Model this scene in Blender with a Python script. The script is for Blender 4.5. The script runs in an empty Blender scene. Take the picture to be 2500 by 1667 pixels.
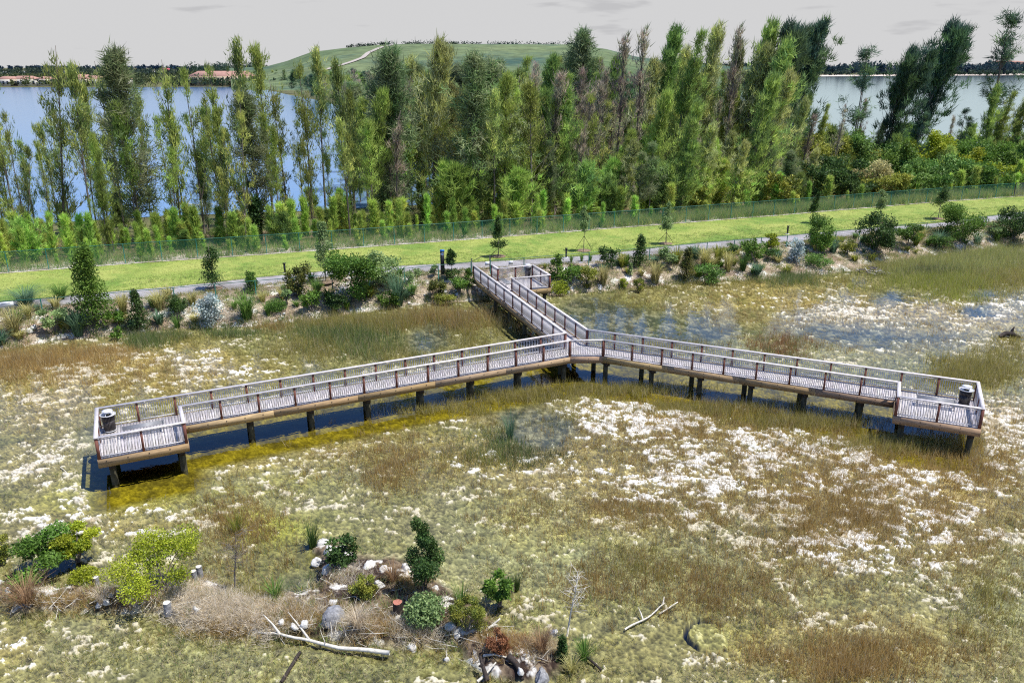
import bpy, math
import numpy as np
from mathutils import Vector
R = math.radians
SC = bpy.context.scene
COL = SC.collection
rng = np.random.default_rng(7)

# ------------------------------------------------------------------ camera, sky, sun, exposure
F, HOR, CH = 1944.0, 162.0, 18.4            # focal length in photo pixels, horizon row, metres above the marsh
TL = math.atan((833.5 - HOR) / F); CT, ST = math.cos(TL), math.sin(TL)
cd = bpy.data.cameras.new('camera'); cam = bpy.data.objects.new('camera', cd); COL.objects.link(cam)
cam.location = (0, 0, CH); cam.rotation_euler = (math.pi / 2 - TL, 0, 0)
cd.sensor_width = 36; cd.lens = F / 2500 * 36; cd.clip_start = 0.5; cd.clip_end = 12000
SC.camera = cam

SUN_EL, SUN_AZ = R(68), R(94)               # azimuth clockwise from +Y
world = bpy.data.worlds.new('World'); SC.world = world; world.use_nodes = True
wt = world.node_tree; wn = wt.nodes; wl = wt.links; bg = wn['Background']
sky = wn.new('ShaderNodeTexSky'); sky.sky_type = 'NISHITA'; sky.sun_disc = False
sky.sun_elevation = SUN_EL; sky.sun_rotation = SUN_AZ; sky.altitude = 0; sky.air_density = 1.0; sky.dust_density = 0.6; sky.ozone_density = 2.5
tc = wn.new('ShaderNodeTexCoord'); sep = wn.new('ShaderNodeSeparateXYZ'); wl.new(tc.outputs['Generated'], sep.inputs[0])
mp = wn.new('ShaderNodeMapping'); mp.inputs['Scale'].default_value = (1.0, 1.0, 3.2); wl.new(tc.outputs['Generated'], mp.inputs[0])
nz = wn.new('ShaderNodeTexNoise'); nz.inputs['Scale'].default_value = 4.2; nz.inputs['Detail'].default_value = 6; nz.inputs['Roughness'].default_value = .55
wl.new(mp.outputs[0], nz.inputs['Vector'])
az = wn.new('ShaderNodeMath'); az.operation = 'MULTIPLY_ADD'; az.inputs[1].default_value = .20; wl.new(sep.outputs['X'], az.inputs[0]); wl.new(nz.outputs['Fac'], az.inputs[2])
cr = wn.new('ShaderNodeMapRange'); cr.interpolation_type = 'SMOOTHSTEP'
cr.inputs['From Min'].default_value = .57; cr.inputs['From Max'].default_value = .70; wl.new(az.outputs[0], cr.inputs['Value'])
m1 = wn.new('ShaderNodeMix'); m1.data_type = 'RGBA'; m1.inputs['B'].default_value = (11.0, 11.1, 11.4, 1)
sx_ = wn.new('ShaderNodeVectorMath'); sx_.operation = 'MULTIPLY'; sx_.inputs[1].default_value = (1.3, 2.0, 3.0); wl.new(sky.outputs[0], sx_.inputs[0])
wl.new(cr.outputs[0], m1.inputs['Factor']); wl.new(sx_.outputs[0], m1.inputs['A'])
hz = wn.new('ShaderNodeMapRange'); hz.interpolation_type = 'SMOOTHSTEP'
hz.inputs['From Min'].default_value = .075; hz.inputs['From Max'].default_value = .20; hz.inputs['To Min'].default_value = 1; hz.inputs['To Max'].default_value = 0
wl.new(sep.outputs['Z'], hz.inputs['Value'])
# pale cloud bank above the horizon with faint darker scud
mp2 = wn.new('ShaderNodeMapping'); mp2.inputs['Scale'].default_value = (1.0, 1.0, 6.5); mp2.inputs['Location'].default_value = (2.3, .4, .2); wl.new(tc.outputs['Generated'], mp2.inputs[0])
nz2 = wn.new('ShaderNodeTexNoise'); nz2.inputs['Scale'].default_value = 9; nz2.inputs['Detail'].default_value = 4; wl.new(mp2.outputs[0], nz2.inputs['Vector'])
cr2 = wn.new('ShaderNodeMapRange'); cr2.interpolation_type = 'SMOOTHSTEP'; cr2.inputs['From Min'].default_value = .62; cr2.inputs['From Max'].default_value = .74; wl.new(nz2.outputs['Fac'], cr2.inputs['Value'])
m2 = wn.new('ShaderNodeMix'); m2.data_type = 'RGBA'; m2.inputs['A'].default_value = (10.7, 10.7, 10.8, 1); m2.inputs['B'].default_value = (8.9, 8.9, 9.1, 1)
wl.new(cr2.outputs[0], m2.inputs['Factor'])
m3 = wn.new('ShaderNodeMix'); m3.data_type = 'RGBA'; wl.new(hz.outputs[0], m3.inputs['Factor']); wl.new(m1.outputs['Result'], m3.inputs['A']); wl.new(m2.outputs['Result'], m3.inputs['B'])
wl.new(m3.outputs['Result'], bg.inputs['Color']); bg.inputs['Strength'].default_value = 0.052

sl = bpy.data.lights.new('sun', 'SUN'); sl.energy = 5.0; sl.angle = R(.5); sl.color = (1, .965, .90)
so = bpy.data.objects.new('sun', sl); COL.objects.link(so)
sd = Vector((math.sin(SUN_AZ) * math.cos(SUN_EL), math.cos(SUN_AZ) * math.cos(SUN_EL), math.sin(SUN_EL)))
so.rotation_euler = sd.to_track_quat('Z', 'Y').to_euler(); so.location = (60, 0, 90)
SC.view_settings.view_transform = 'Standard'; SC.view_settings.look = 'None'; SC.view_settings.exposure = 0.22; SC.view_settings.gamma = 1.0
SC.cycles.use_denoising = False; SC.cycles.pixel_filter_type = 'BLACKMAN_HARRIS'; SC.cycles.filter_width = 1.15; SC.cycles.sample_clamp_indirect = 4.0; SC.cycles.max_bounces = 6; SC.cycles.transparent_max_bounces = 24; SC.cycles.caustics_reflective = False; SC.cycles.caustics_refractive = False

# ------------------------------------------------------------------ measuring the photograph
def ray(x, y):
    u = np.asarray(x, float) - 1250; v = np.asarray(y, float) - 833.5
    return u + 0 * v, F * CT - v * ST + 0 * u, -F * ST - v * CT + 0 * u
def G(x, y, z=0.0):                          # ground point seen at photo pixel (x, y) on the plane z
    a, b, c = ray(x, y); k = (z - CH) / c
    return np.stack([a * k, b * k], -1)
def PXL(x, y, z):                            # photo pixel of a world point
    d = y * CT - (z - CH) * ST; v = -y * ST - (z - CH) * CT
    return 1250 + F * x / d, 833.5 + F * v / d

def _h(ix, iy, s):
    h = (ix.astype(np.int64) * 374761393 + iy.astype(np.int64) * 668265263 + s * 974711) & 0x7fffffff
    h = ((h ^ (h >> 13)) * 1274126177) & 0x7fffffff
    return ((h ^ (h >> 16)) & 0xffff) / 65535.0
def vn(x, y, s=0):
    ix = np.floor(x); iy = np.floor(y); fx = x - ix; fy = y - iy
    fx = fx * fx * (3 - 2 * fx); fy = fy * fy * (3 - 2 * fy)
    a = _h(ix, iy, s); b = _h(ix + 1, iy, s); c = _h(ix, iy + 1, s); d = _h(ix + 1, iy + 1, s)
    return (a * (1 - fx) + b * fx) * (1 - fy) + (c * (1 - fx) + d * fx) * fy
def fbm(x, y, f=1.0, o=4, s=0, g=.5):
    t = 0; a = 1; n = 0
    for i in range(o):
        t = t + a * vn(x * f + 17.3 * i, y * f - 9.1 * i, s + i); n += a; a *= g; f *= 2.03
    return t / n
def sm(a, b, x):
    t = np.clip((x - a) / (b - a), 0, 1); return t * t * (3 - 2 * t)
def lerp(a, b, t): return a + (b - a) * t

# ------------------------------------------------------------------ mesh helpers
def mesh(name, V, Fs, mat, parent=None, C=None, smooth=False):
    V = np.asarray(V, np.float32).reshape(-1, 3)
    if isinstance(Fs, np.ndarray): Fs = [Fs]
    Fs = [np.asarray(f, np.int32) for f in Fs if len(f)]
    me = bpy.data.meshes.new(name)
    me.vertices.add(len(V)); me.vertices.foreach_set('co', V.ravel())
    idx = np.concatenate([f.ravel() for f in Fs]); tot = np.concatenate([np.full(len(f), f.shape[1], np.int32) for f in Fs])
    me.loops.add(len(idx)); me.loops.foreach_set('vertex_index', idx)
    me.polygons.add(len(tot)); me.polygons.foreach_set('loop_start', np.concatenate([[0], np.cumsum(tot)[:-1]]).astype(np.int32))
    if C is not None:
        C = np.asarray(C, np.float32)
        if C.shape[-1] == 3: C = np.concatenate([C, np.ones((len(C), 1), np.float32)], 1)
        at = me.color_attributes.new('Col', 'FLOAT_COLOR', 'POINT'); at.data.foreach_set('color', C.ravel())
    if smooth: me.polygons.foreach_set('use_smooth', np.ones(len(tot), bool))
    me.update(calc_edges=True); me.validate()
    me.materials.append(mat)
    o = bpy.data.objects.new(name, me); COL.objects.link(o)
    if parent is not None: o.parent = parent
    return o
class Acc:                                    # collects shapes for ONE mesh
    def __init__(s): s.V = []; s.F = {3: [], 4: []}; s.C = []; s.n = 0
    def add(s, V, Fa, C=None):
        V = np.asarray(V, float).reshape(-1, 3); Fa = np.asarray(Fa, int)
        s.V.append(V); s.F[Fa.shape[1]].append(Fa + s.n); s.n += len(V)
        if C is not None:
            C = np.asarray(C, float); s.C.append(np.broadcast_to(C, (len(V), 3)))
    def hexa(s, B, T, C=None):                # bottom 4 corners, top 4 corners
        s.add(np.concatenate([B, T]), [[0, 3, 2, 1], [4, 5, 6, 7], [0, 1, 5, 4], [1, 2, 6, 5], [2, 3, 7, 6], [3, 0, 4, 7]], C)
    def box(s, c, hx, hy, hz, ax=(1, 0), C=None):   # ax = unit xy direction of local x
        ax = np.array([ax[0], ax[1], 0.]); ay = np.array([-ax[1], ax[0], 0.]); c = np.asarray(c, float)
        q = [c - ax * hx - ay * hy, c + ax * hx - ay * hy, c + ax * hx + ay * hy, c - ax * hx + ay * hy]
        z = np.array([0, 0, hz]); s.hexa([p - z for p in q], [p + z for p in q], C)
    def tube(s, P, r, k=5, C=None, cap=True):
        P = np.asarray(P, float); r = np.broadcast_to(np.asarray(r, float), (len(P),)); n = len(P)
        T = np.gradient(P, axis=0); T /= np.linalg.norm(T, axis=1, keepdims=True) + 1e-9
        up = np.where(np.abs(T[:, 2:3]) > .9, [[1., 0, 0]], [[0, 0, 1.]]); A = np.cross(T, up); A /= np.linalg.norm(A, axis=1, keepdims=True) + 1e-9
        for i in range(1, n):
            a = A[i - 1] - T[i] * np.dot(A[i - 1], T[i]); A[i] = a / (np.linalg.norm(a) + 1e-9)
        B = np.cross(T, A); th = np.arange(k) * 2 * math.pi / k
        V = P[:, None] + r[:, None, None] * (np.cos(th)[None, :, None] * A[:, None] + np.sin(th)[None, :, None] * B[:, None])
        i, j = np.meshgrid(np.arange(n - 1), np.arange(k), indexing='ij'); i = i.ravel(); j = j.ravel(); j2 = (j + 1) % k
        Fq = np.stack([i * k + j, i * k + j2, (i + 1) * k + j2, (i + 1) * k + j], 1)
        V = V.reshape(-1, 3); base = s.n
        s.add(V, Fq, C)
        if cap and k >= 3:
            for o, c in ((0, P[0]), ((n - 1) * k, P[-1])):
                s.add([c], np.zeros((0, 3), int), None if C is None else (C if np.ndim(C) == 1 else C[0]))
                s.F[3].append(np.array([[base + o + a, base + o + (a + 1) % k, s.n - 1] for a in range(k)]))
    def build(s, name, mat, parent=None, smooth=False):
        Fs = [np.concatenate(f) for f in s.F.values() if len(f)]
        return mesh(name, np.concatenate(s.V), Fs, mat, parent, np.concatenate(s.C) if s.C else None, smooth)
def grid_faces(nr, nc):
    i, j = np.meshgrid(np.arange(nr - 1), np.arange(nc - 1), indexing='ij'); a = (i * nc + j).ravel()
    return np.stack([a, a + 1, a + nc + 1, a + nc], 1)
def tag(o, label=None, cat=None, group=None, kind=None):
    for k, v in (('label', label), ('category', cat), ('group', group), ('kind', kind)):
        if v: o[k] = v
    return o
def empty(name, loc, rz=0, label=None, cat=None, group=None):
    o = bpy.data.objects.new(name, None); COL.objects.link(o); o.location = loc; o.rotation_euler = (0, 0, rz); o.empty_display_size = .3
    return tag(o, label, cat, group)

# ------------------------------------------------------------------ materials
def newmat(name):
    m = bpy.data.materials.new(name); m.use_nodes = True; nt = m.node_tree; nt.nodes.clear()
    out = nt.nodes.new('ShaderNodeOutputMaterial'); return m, nt, nt.nodes, nt.links, out
def mat_plain(name, rgb, rough=.7, spec=.3, var=.25, scale=6, metal=0.0, stretch=(1, 1, 1), bump=0.0, attr=False, objvar=0.0):
    m, nt, N, L, out = newmat(name)
    b = N.new('ShaderNodeBsdfPrincipled'); b.inputs['Roughness'].default_value = rough; b.inputs['Specular IOR Level'].default_value = spec; b.inputs['Metallic'].default_value = metal
    t = N.new('ShaderNodeTexCoord'); p = N.new('ShaderNodeMapping'); p.inputs['Scale'].default_value = stretch; L.new(t.outputs['Object'], p.inputs[0])
    n = N.new('ShaderNodeTexNoise'); n.inputs['Scale'].default_value = scale; n.inputs['Detail'].default_value = 5; n.inputs['Roughness'].default_value = .6; L.new(p.outputs[0], n.inputs['Vector'])
    r = N.new('ShaderNodeMapRange'); r.inputs['From Min'].default_value = .3; r.inputs['From Max'].default_value = .7; r.inputs['To Min'].default_value = 1 - var; r.inputs['To Max'].default_value = 1 + var; L.new(n.outputs['Fac'], r.inputs['Value'])
    x = N.new('ShaderNodeMix'); x.data_type = 'RGBA'; x.blend_type = 'MULTIPLY'; x.inputs['Factor'].default_value = 1
    if attr:
        a = N.new('ShaderNodeAttribute'); a.attribute_name = 'Col'; L.new(a.outputs['Color'], x.inputs['A'])
    else: x.inputs['A'].default_value = (*rgb, 1)
    val = r.outputs[0]
    if objvar:
        oi = N.new('ShaderNodeObjectInfo'); q = N.new('ShaderNodeMapRange'); q.inputs['To Min'].default_value = 1 - objvar; q.inputs['To Max'].default_value = 1 + objvar; L.new(oi.outputs['Random'], q.inputs['Value'])
        mm = N.new('ShaderNodeMath'); mm.operation = 'MULTIPLY'; L.new(val, mm.inputs[0]); L.new(q.outputs[0], mm.inputs[1]); val = mm.outputs[0]
    L.new(val, x.inputs['B']); L.new(x.outputs['Result'], b.inputs['Base Color'])
    if bump:
        bp = N.new('ShaderNodeBump'); bp.inputs['Strength'].default_value = bump; bp.inputs['Distance'].default_value = .05; L.new(n.outputs['Fac'], bp.inputs['Height']); L.new(bp.outputs[0], b.inputs['Normal'])
    L.new(b.outputs[0], out.inputs['Surface']); return m
def mat_leaf(name, trans=.35, rough=.55, spec=.25, hue=.006, val=.10):
    m, nt, N, L, out = newmat(name)
    a = N.new('ShaderNodeAttribute'); a.attribute_name = 'Col'
    oi = N.new('ShaderNodeObjectInfo'); h = N.new('ShaderNodeHueSaturation')
    q = N.new('ShaderNodeMapRange'); q.inputs['To Min'].default_value = .5 - hue; q.inputs['To Max'].default_value = .5 + hue; L.new(oi.outputs['Random'], q.inputs['Value']); L.new(q.outputs[0], h.inputs['Hue'])
    mu = N.new('ShaderNodeMath'); mu.operation = 'MULTIPLY'; mu.inputs[1].default_value = 7.31; L.new(oi.outputs['Random'], mu.inputs[0]); fr = N.new('ShaderNodeMath'); fr.operation = 'FRACT'; L.new(mu.outputs[0], fr.inputs[0])
    q2 = N.new('ShaderNodeMapRange'); q2.inputs['To Min'].default_value = 1 - val; q2.inputs['To Max'].default_value = 1 + val; L.new(fr.outputs[0], q2.inputs['Value']); L.new(q2.outputs[0], h.inputs['Value'])
    L.new(a.outputs['Color'], h.inputs['Color'])
    b = N.new('ShaderNodeBsdfPrincipled'); b.inputs['Roughness'].default_value = rough; b.inputs['Specular IOR Level'].default_value = spec; L.new(h.outputs[0], b.inputs['Base Color'])
    t = N.new('ShaderNodeBsdfTranslucent'); L.new(h.outputs[0], t.inputs['Color'])
    x = N.new('ShaderNodeMixShader'); x.inputs[0].default_value = trans; L.new(b.outputs[0], x.inputs[1]); L.new(t.outputs[0], x.inputs[2]); L.new(x.outputs[0], out.inputs['Surface']); return m
def mat_two(name, ca, cb, scale, lo=.42, hi=.58, rough=.9, fine=20, fvar=.35, bump=.3, stretch=(1, 1, 1), cc=None, scale2=2.0):
    m, nt, N, L, out = newmat(name)
    t = N.new('ShaderNodeTexCoord'); p = N.new('ShaderNodeMapping'); p.inputs['Scale'].default_value = stretch; L.new(t.outputs['Object'], p.inputs[0])
    def noise(s, d=6):
        n = N.new('ShaderNodeTexNoise'); n.inputs['Scale'].default_value = s; n.inputs['Detail'].default_value = d; n.inputs['Roughness'].default_value = .62; L.new(p.outputs[0], n.inputs['Vector']); return n.outputs['Fac']
    def rng_(v, a, b, c=0, d=1):
        r = N.new('ShaderNodeMapRange'); r.inputs['From Min'].default_value = a; r.inputs['From Max'].default_value = b; r.inputs['To Min'].default_value = c; r.inputs['To Max'].default_value = d; L.new(v, r.inputs['Value']); return r.outputs[0]
    x = N.new('ShaderNodeMix'); x.data_type = 'RGBA'; x.inputs['A'].default_value = (*ca, 1); x.inputs['B'].default_value = (*cb, 1); L.new(rng_(noise(scale), lo, hi), x.inputs['Factor']); res = x.outputs['Result']
    if cc:
        y = N.new('ShaderNodeMix'); y.data_type = 'RGBA'; y.inputs['B'].default_value = (*cc, 1); L.new(res, y.inputs['A']); L.new(rng_(noise(scale2), .52, .62), y.inputs['Factor']); res = y.outputs['Result']
    f = noise(fine, 4); z = N.new('ShaderNodeMix'); z.data_type = 'RGBA'; z.blend_type = 'MULTIPLY'; z.inputs['Factor'].default_value = 1; L.new(res, z.inputs['A']); L.new(rng_(f, .3, .7, 1 - fvar, 1 + fvar), z.inputs['B'])
    b = N.new('ShaderNodeBsdfPrincipled'); b.inputs['Roughness'].default_value = rough; b.inputs['Specular IOR Level'].default_value = .15; L.new(z.outputs['Result'], b.inputs['Base Color'])
    bp = N.new('ShaderNodeBump'); bp.inputs['Strength'].default_value = bump; bp.inputs['Distance'].default_value = .08; L.new(f, bp.inputs['Height']); L.new(bp.outputs[0], b.inputs['Normal'])
    L.new(b.outputs[0], out.inputs['Surface']); return m
def mat_water(name, deep, rough, bscale, bstr, clear=True, stretch=(1, 1, 1), gl=(1, 1, 1), ior=1.333):
    m, nt, N, L, out = newmat(name)
    t = N.new('ShaderNodeTexCoord'); p = N.new('ShaderNodeMapping'); p.inputs['Scale'].default_value = stretch; L.new(t.outputs['Object'], p.inputs[0])
    n = N.new('ShaderNodeTexNoise'); n.inputs['Scale'].default_value = bscale; n.inputs['Detail'].default_value = 3; L.new(p.outputs[0], n.inputs['Vector'])
    bp = N.new('ShaderNodeBump'); bp.inputs['Strength'].default_value = bstr; bp.inputs['Distance'].default_value = .1; L.new(n.outputs['Fac'], bp.inputs['Height'])
    g = N.new('ShaderNodeBsdfGlossy'); g.inputs['Roughness'].default_value = rough; g.inputs['Color'].default_value = (*gl, 1); L.new(bp.outputs[0], g.inputs['Normal'])
    fr = N.new('ShaderNodeFresnel'); fr.inputs['IOR'].default_value = ior; L.new(bp.outputs[0], fr.inputs['Normal'])
    if clear: d = N.new('ShaderNodeBsdfTransparent')
    else: d = N.new('ShaderNodeBsdfDiffuse')
    d.inputs['Color'].default_value = (*deep, 1)
    x = N.new('ShaderNodeMixShader'); L.new(fr.outputs[0], x.inputs[0]); L.new(d.outputs[0], x.inputs[1]); L.new(g.outputs[0], x.inputs[2]); L.new(x.outputs[0], out.inputs['Surface']); return m
def mat_net(name, rgb, pitch, wire):
    m, nt, N, L, out = newmat(name)
    a = N.new('ShaderNodeAttribute'); a.attribute_name = 'Col'; s = N.new('ShaderNodeSeparateColor'); L.new(a.outputs['Color'], s.inputs[0])
    def M(op, x, y):
        n = N.new('ShaderNodeMath'); n.operation = op
        for i, v in enumerate((x, y)):
            if v is None: continue
            if isinstance(v, (int, float)): n.inputs[i].default_value = v
            else: L.new(v, n.inputs[i])
        return n.outputs[0]
    def band(op): return M('LESS_THAN', M('FRACT', M('DIVIDE', M(op, s.outputs[0], s.outputs[1]), pitch), None), wire)
    f = M('MAXIMUM', band('ADD'), band('SUBTRACT'))
    b = N.new('ShaderNodeBsdfPrincipled'); b.inputs['Base Color'].default_value = (*rgb, 1); b.inputs['Roughness'].default_value = .5
    tr = N.new('ShaderNodeBsdfTransparent'); x = N.new('ShaderNodeMixShader'); L.new(f, x.inputs[0]); L.new(tr.outputs[0], x.inputs[1]); L.new(b.outputs[0], x.inputs[2]); L.new(x.outputs[0], out.inputs['Surface']); return m

M_leaf = mat_leaf('leaf'); M_needle = mat_leaf('casuarina_needles', trans=.45, rough=.7, spec=.15, hue=.018, val=.3)
M_blade = mat_leaf('grass_blade', trans=.45, rough=.7, spec=.1, hue=0, val=0)
M_bark = mat_plain('bark', (.17, .145, .125), .9, .1, .45, 8, stretch=(1, 1, .25), objvar=.35)
M_palebark = mat_plain('bleached_bark', (.62, .58, .50), .85, .1, .3, 9, stretch=(1, 1, 1))
M_darkwood = mat_plain('wet_wood', (.045, .035, .03), .8, .2, .5, 9)
M_rock = mat_plain('limestone', (.60, .58, .54), .9, .1, .35, 7, bump=.5)
M_greyrock = mat_plain('grey_rock', (.25, .25, .26), .9, .1, .5, 9, bump=.6)
M_deck = mat_plain('weathered_deck', None, .7, .25, .22, 5, stretch=(1, 1, 1), attr=True)
M_rail = mat_plain('weathered_rail_cap', (.60, .555, .545), .55, .35, .16, 4)
M_post = mat_plain('stained_post', (.17, .068, .05), .7, .25, .3, 6, stretch=(1, 1, .3))
M_fascia = mat_plain('timber_fascia', None, .75, .2, .32, 3, stretch=(.6, .6, 5), attr=True)
M_metal = mat_plain('baluster_metal', (.62, .60, .62), .5, .4, .08, 4)
M_pile = mat_plain('treated_pile', (.075, .07, .045), .85, .15, .5, 7, stretch=(1, 1, .4))
M_black = mat_plain('black_paint', (.018, .018, .022), .45, .4, .1, 5)
M_bin = mat_plain('bin_steel', (.055, .045, .042), .4, .5, .1, 5)
M_binrim = mat_plain('bin_rim', (.58, .58, .59), .4, .5, .1, 5)
M_bench = mat_plain('bench_steel', (.30, .30, .31), .45, .5, .1, 5, metal=.3)
M_green = mat_plain('green_fence', (.02, .13, .095), .45, .4, .12, 4)
M_white = mat_plain('white_panel', (.75, .77, .80), .5, .4, .06, 4)
M_blue = mat_plain('blue_cap', (.02, .17, .50), .4, .4, .06, 4)
M_net = mat_net('green_chain_link', (.015, .14, .105), .075, .155)
M_net2 = mat_net('dark_chain_link', (.03, .05, .05), .075, .07)
M_net3 = mat_net('grey_chain_link', (.22, .24, .25), .075, .22)
# ------------------------------------------------------------------ the lie of the land: everything runs along the shore
ZB = 1.5                                       # bank, path and lawn level
fence_px = [(0, 668), (329, 643), (640, 622), (956, 599), (1240, 578), (1560, 553), (1880, 528), (2250, 497), (2470, 481)]
fw = np.array([G(x, y, ZB) for x, y in fence_px])
E1 = (fw[-1] - fw[0]) / np.linalg.norm(fw[-1] - fw[0]); EN = np.array([-E1[1], E1[0]]); O0 = fw[0]
def sn(p): d = np.asarray(p) - O0; return d @ E1, d @ EN
def xy(s, n): return O0 + np.multiply.outer(np.asarray(s, float), E1) + np.multiply.outer(np.asarray(n, float), EN)
def line(px, z, lo=0.0, hi=0.0):               # photo polyline on the plane z -> n as a function of s, extended both ways
    q = np.array([sn(G(x, y, z)) for x, y in px]); q = q[np.argsort(q[:, 0])]
    return lambda s: np.interp(s, q[:, 0], q[:, 1])
n_shore = line([(-900, 960), (-300, 893), (0, 858), (150, 830), (300, 820), (420, 803), (600, 800), (760, 783), (900, 762), (1050, 742), (1160, 735), (1250, 722), (1360, 722), (1450, 712), (1600, 700), (1700, 690), (1850, 684), (1980, 676), (2080, 664), (2200, 640), (2320, 618), (2500, 596), (2900, 560), (3400, 515)], 0.0)
n_low = line([(-900, 836), (-300, 782), (0, 756), (274, 735), (589, 706), (640, 697), (819, 676), (1039, 664), (1240, 654), (1460, 640), (1583, 626), (1706, 613), (1880, 597), (2235, 564), (2405, 546), (2700, 517), (3300, 462)], ZB)
n_up = line([(-900, 815), (-300, 763), (0, 738), (274, 712), (439, 698), (640, 676), (819, 660), (978, 649), (1240, 636), (1341, 630), (1459, 622), (1583, 607), (1706, 593), (1880, 578), (2304, 543), (2455, 522), (2700, 497), (3300, 445)], ZB)
n_fence = line([(-900, 740), (-300, 692)] + fence_px + [(2900, 447), (3300, 415)], ZB)
def groundz(p):
    s, n = sn(p); a = n_shore(s); b = n_low(s); f = n_fence(s)
    t = np.clip((n - a) / np.maximum(b - a, .5), 0, 1)
    z = -.14 + (ZB + .14) * (1 - (1 - t) ** 1.7)
    return z - (ZB - .5) * sm(1.0, 12.0, n - f)
def plant(x, y, z0=None):                      # world point of a foot seen at photo pixel (x, y)
    z = .6 if z0 is None else z0
    for i in range(1 if z0 is not None else 25):
        p = G(x, y, z)
        if z0 is None: z = .5 * z + .5 * float(groundz(p))
    return np.array([p[0], p[1], z])

# masks measured on the photograph, evaluated on the ground
def blobs(px, py, L):
    t = 0
    for cx, cy, rx, ry, w in L:
        d = ((px - cx) / rx) ** 2 + ((py - cy) / ry) ** 2; t = t + w * np.exp(-d * 1.2)
    return t
WHITE = [(1950, 1090, 480, 120, .20), (2300, 1190, 250, 140, .16), (1580, 1000, 230, 70, .18), (1230, 1110, 260, 70, .13), (1650, 1200, 200, 80, .12), (820, 1060, 160, 40, .07), (250, 1270, 260, 60, .13), (430, 930, 240, 60, .10), (120, 960, 160, 90, .11), (110, 1130, 150, 120, .12), (480, 880, 120, 50, .12), (640, 900, 120, 40, .06),
         (2050, 760, 380, 50, .19), (2380, 745, 170, 50, .15), (2250, 840, 260, 40, .10), (2450, 1010, 110, 100, .13), (2150, 1350, 260, 80, .10), (20, 1600, 110, 60, .16), (1930, 1330, 150, 70, .06), (1150, 1010, 130, 20, .1), (620, 1130, 160, 50, .08), (1900, 1600, 300, 60, .03),
         (1300, 1550, 160, 60, .05), (1450, 1390, 300, 100, -.10), (1000, 1350, 300, 80, -.10), (700, 1620, 500, 60, -.12), (1480, 790, 160, 40, -.14), (900, 830, 250, 40, -.10), (1500, 930, 500, 30, -.15), (350, 1170, 140, 30, -.16), (2280, 660, 250, 50, -.3), (1900, 1540, 500, 80, -.03), (2400, 920, 120, 50, -.1)]
TAN = [(180, 880, 260, 50, .6), (420, 900, 200, 60, .3), (100, 980, 180, 70, .25), (2150, 1230, 350, 90, .35), (1950, 780, 400, 60, .35), (2000, 1560, 500, 130, .3), (1500, 1290, 250, 60, .25), (2420, 780, 140, 60, .3), (2440, 1050, 100, 90, .3), (900, 1130, 300, 60, .2), (1900, 700, 250, 30, .4), (1400, 1160, 120, 60, .3)]
LIME = [(660, 1290, 150, 50, .7), (330, 1215, 200, 40, .4), (720, 1180, 200, 40, .3), (1350, 1480, 200, 60, .25), (150, 1220, 160, 50, .25), (1400, 1320, 200, 60, .12), (60, 1640, 120, 40, .2), (1750, 1550, 150, 40, .2)]
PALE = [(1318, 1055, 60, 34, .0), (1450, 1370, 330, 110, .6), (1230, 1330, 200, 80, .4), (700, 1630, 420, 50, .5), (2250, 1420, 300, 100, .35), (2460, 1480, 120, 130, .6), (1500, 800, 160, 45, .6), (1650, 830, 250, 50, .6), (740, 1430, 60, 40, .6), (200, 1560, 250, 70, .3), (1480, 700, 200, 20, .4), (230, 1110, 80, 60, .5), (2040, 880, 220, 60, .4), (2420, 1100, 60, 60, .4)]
CLEAR = [(1030, 826, 55, 42, 1.), (1075, 810, 40, 30, .6), (1318, 1055, 85, 46, 1.5), (1430, 757, 75, 34, 1.2), (1560, 790, 230, 42, .95), (1720, 815, 150, 26, .6), (2185, 722, 70, 18, .9), (2395, 718, 45, 12, 1.3), (2385, 758, 55, 11, 1.3), (2150, 825, 210, 32, .8), (1990, 800, 140, 22, .55), (1900, 765, 120, 16, .45), (700, 1450, 60, 50, .6), (760, 1430, 60, 40, .5), (240, 1080, 60, 70, .6), (1480, 1520, 30, 20, .3), (1250, 1000, 110, 24, .7), (410, 895, 30, 25, .5), (880, 850, 70, 30, .4)]
ISLE = [(40, 1450, 90, 50, .8), (180, 1465, 130, 40, .8), (330, 1455, 120, 40, .8), (470, 1470, 90, 60, 1.), (600, 1505, 130, 60, 1.1), (760, 1500, 120, 60, 1.), (860, 1440, 90, 70, .9), (900, 1520, 130, 70, 1.), (1040, 1500, 90, 90, 1.1), (1180, 1560, 70, 50, .7), (1240, 1620, 110, 60, 1.), (820, 1370, 60, 60, .9), (1330, 1600, 80, 60, .6), (960, 1400, 90, 60, .6), (1150, 1510, 60, 60, .6)]

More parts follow.
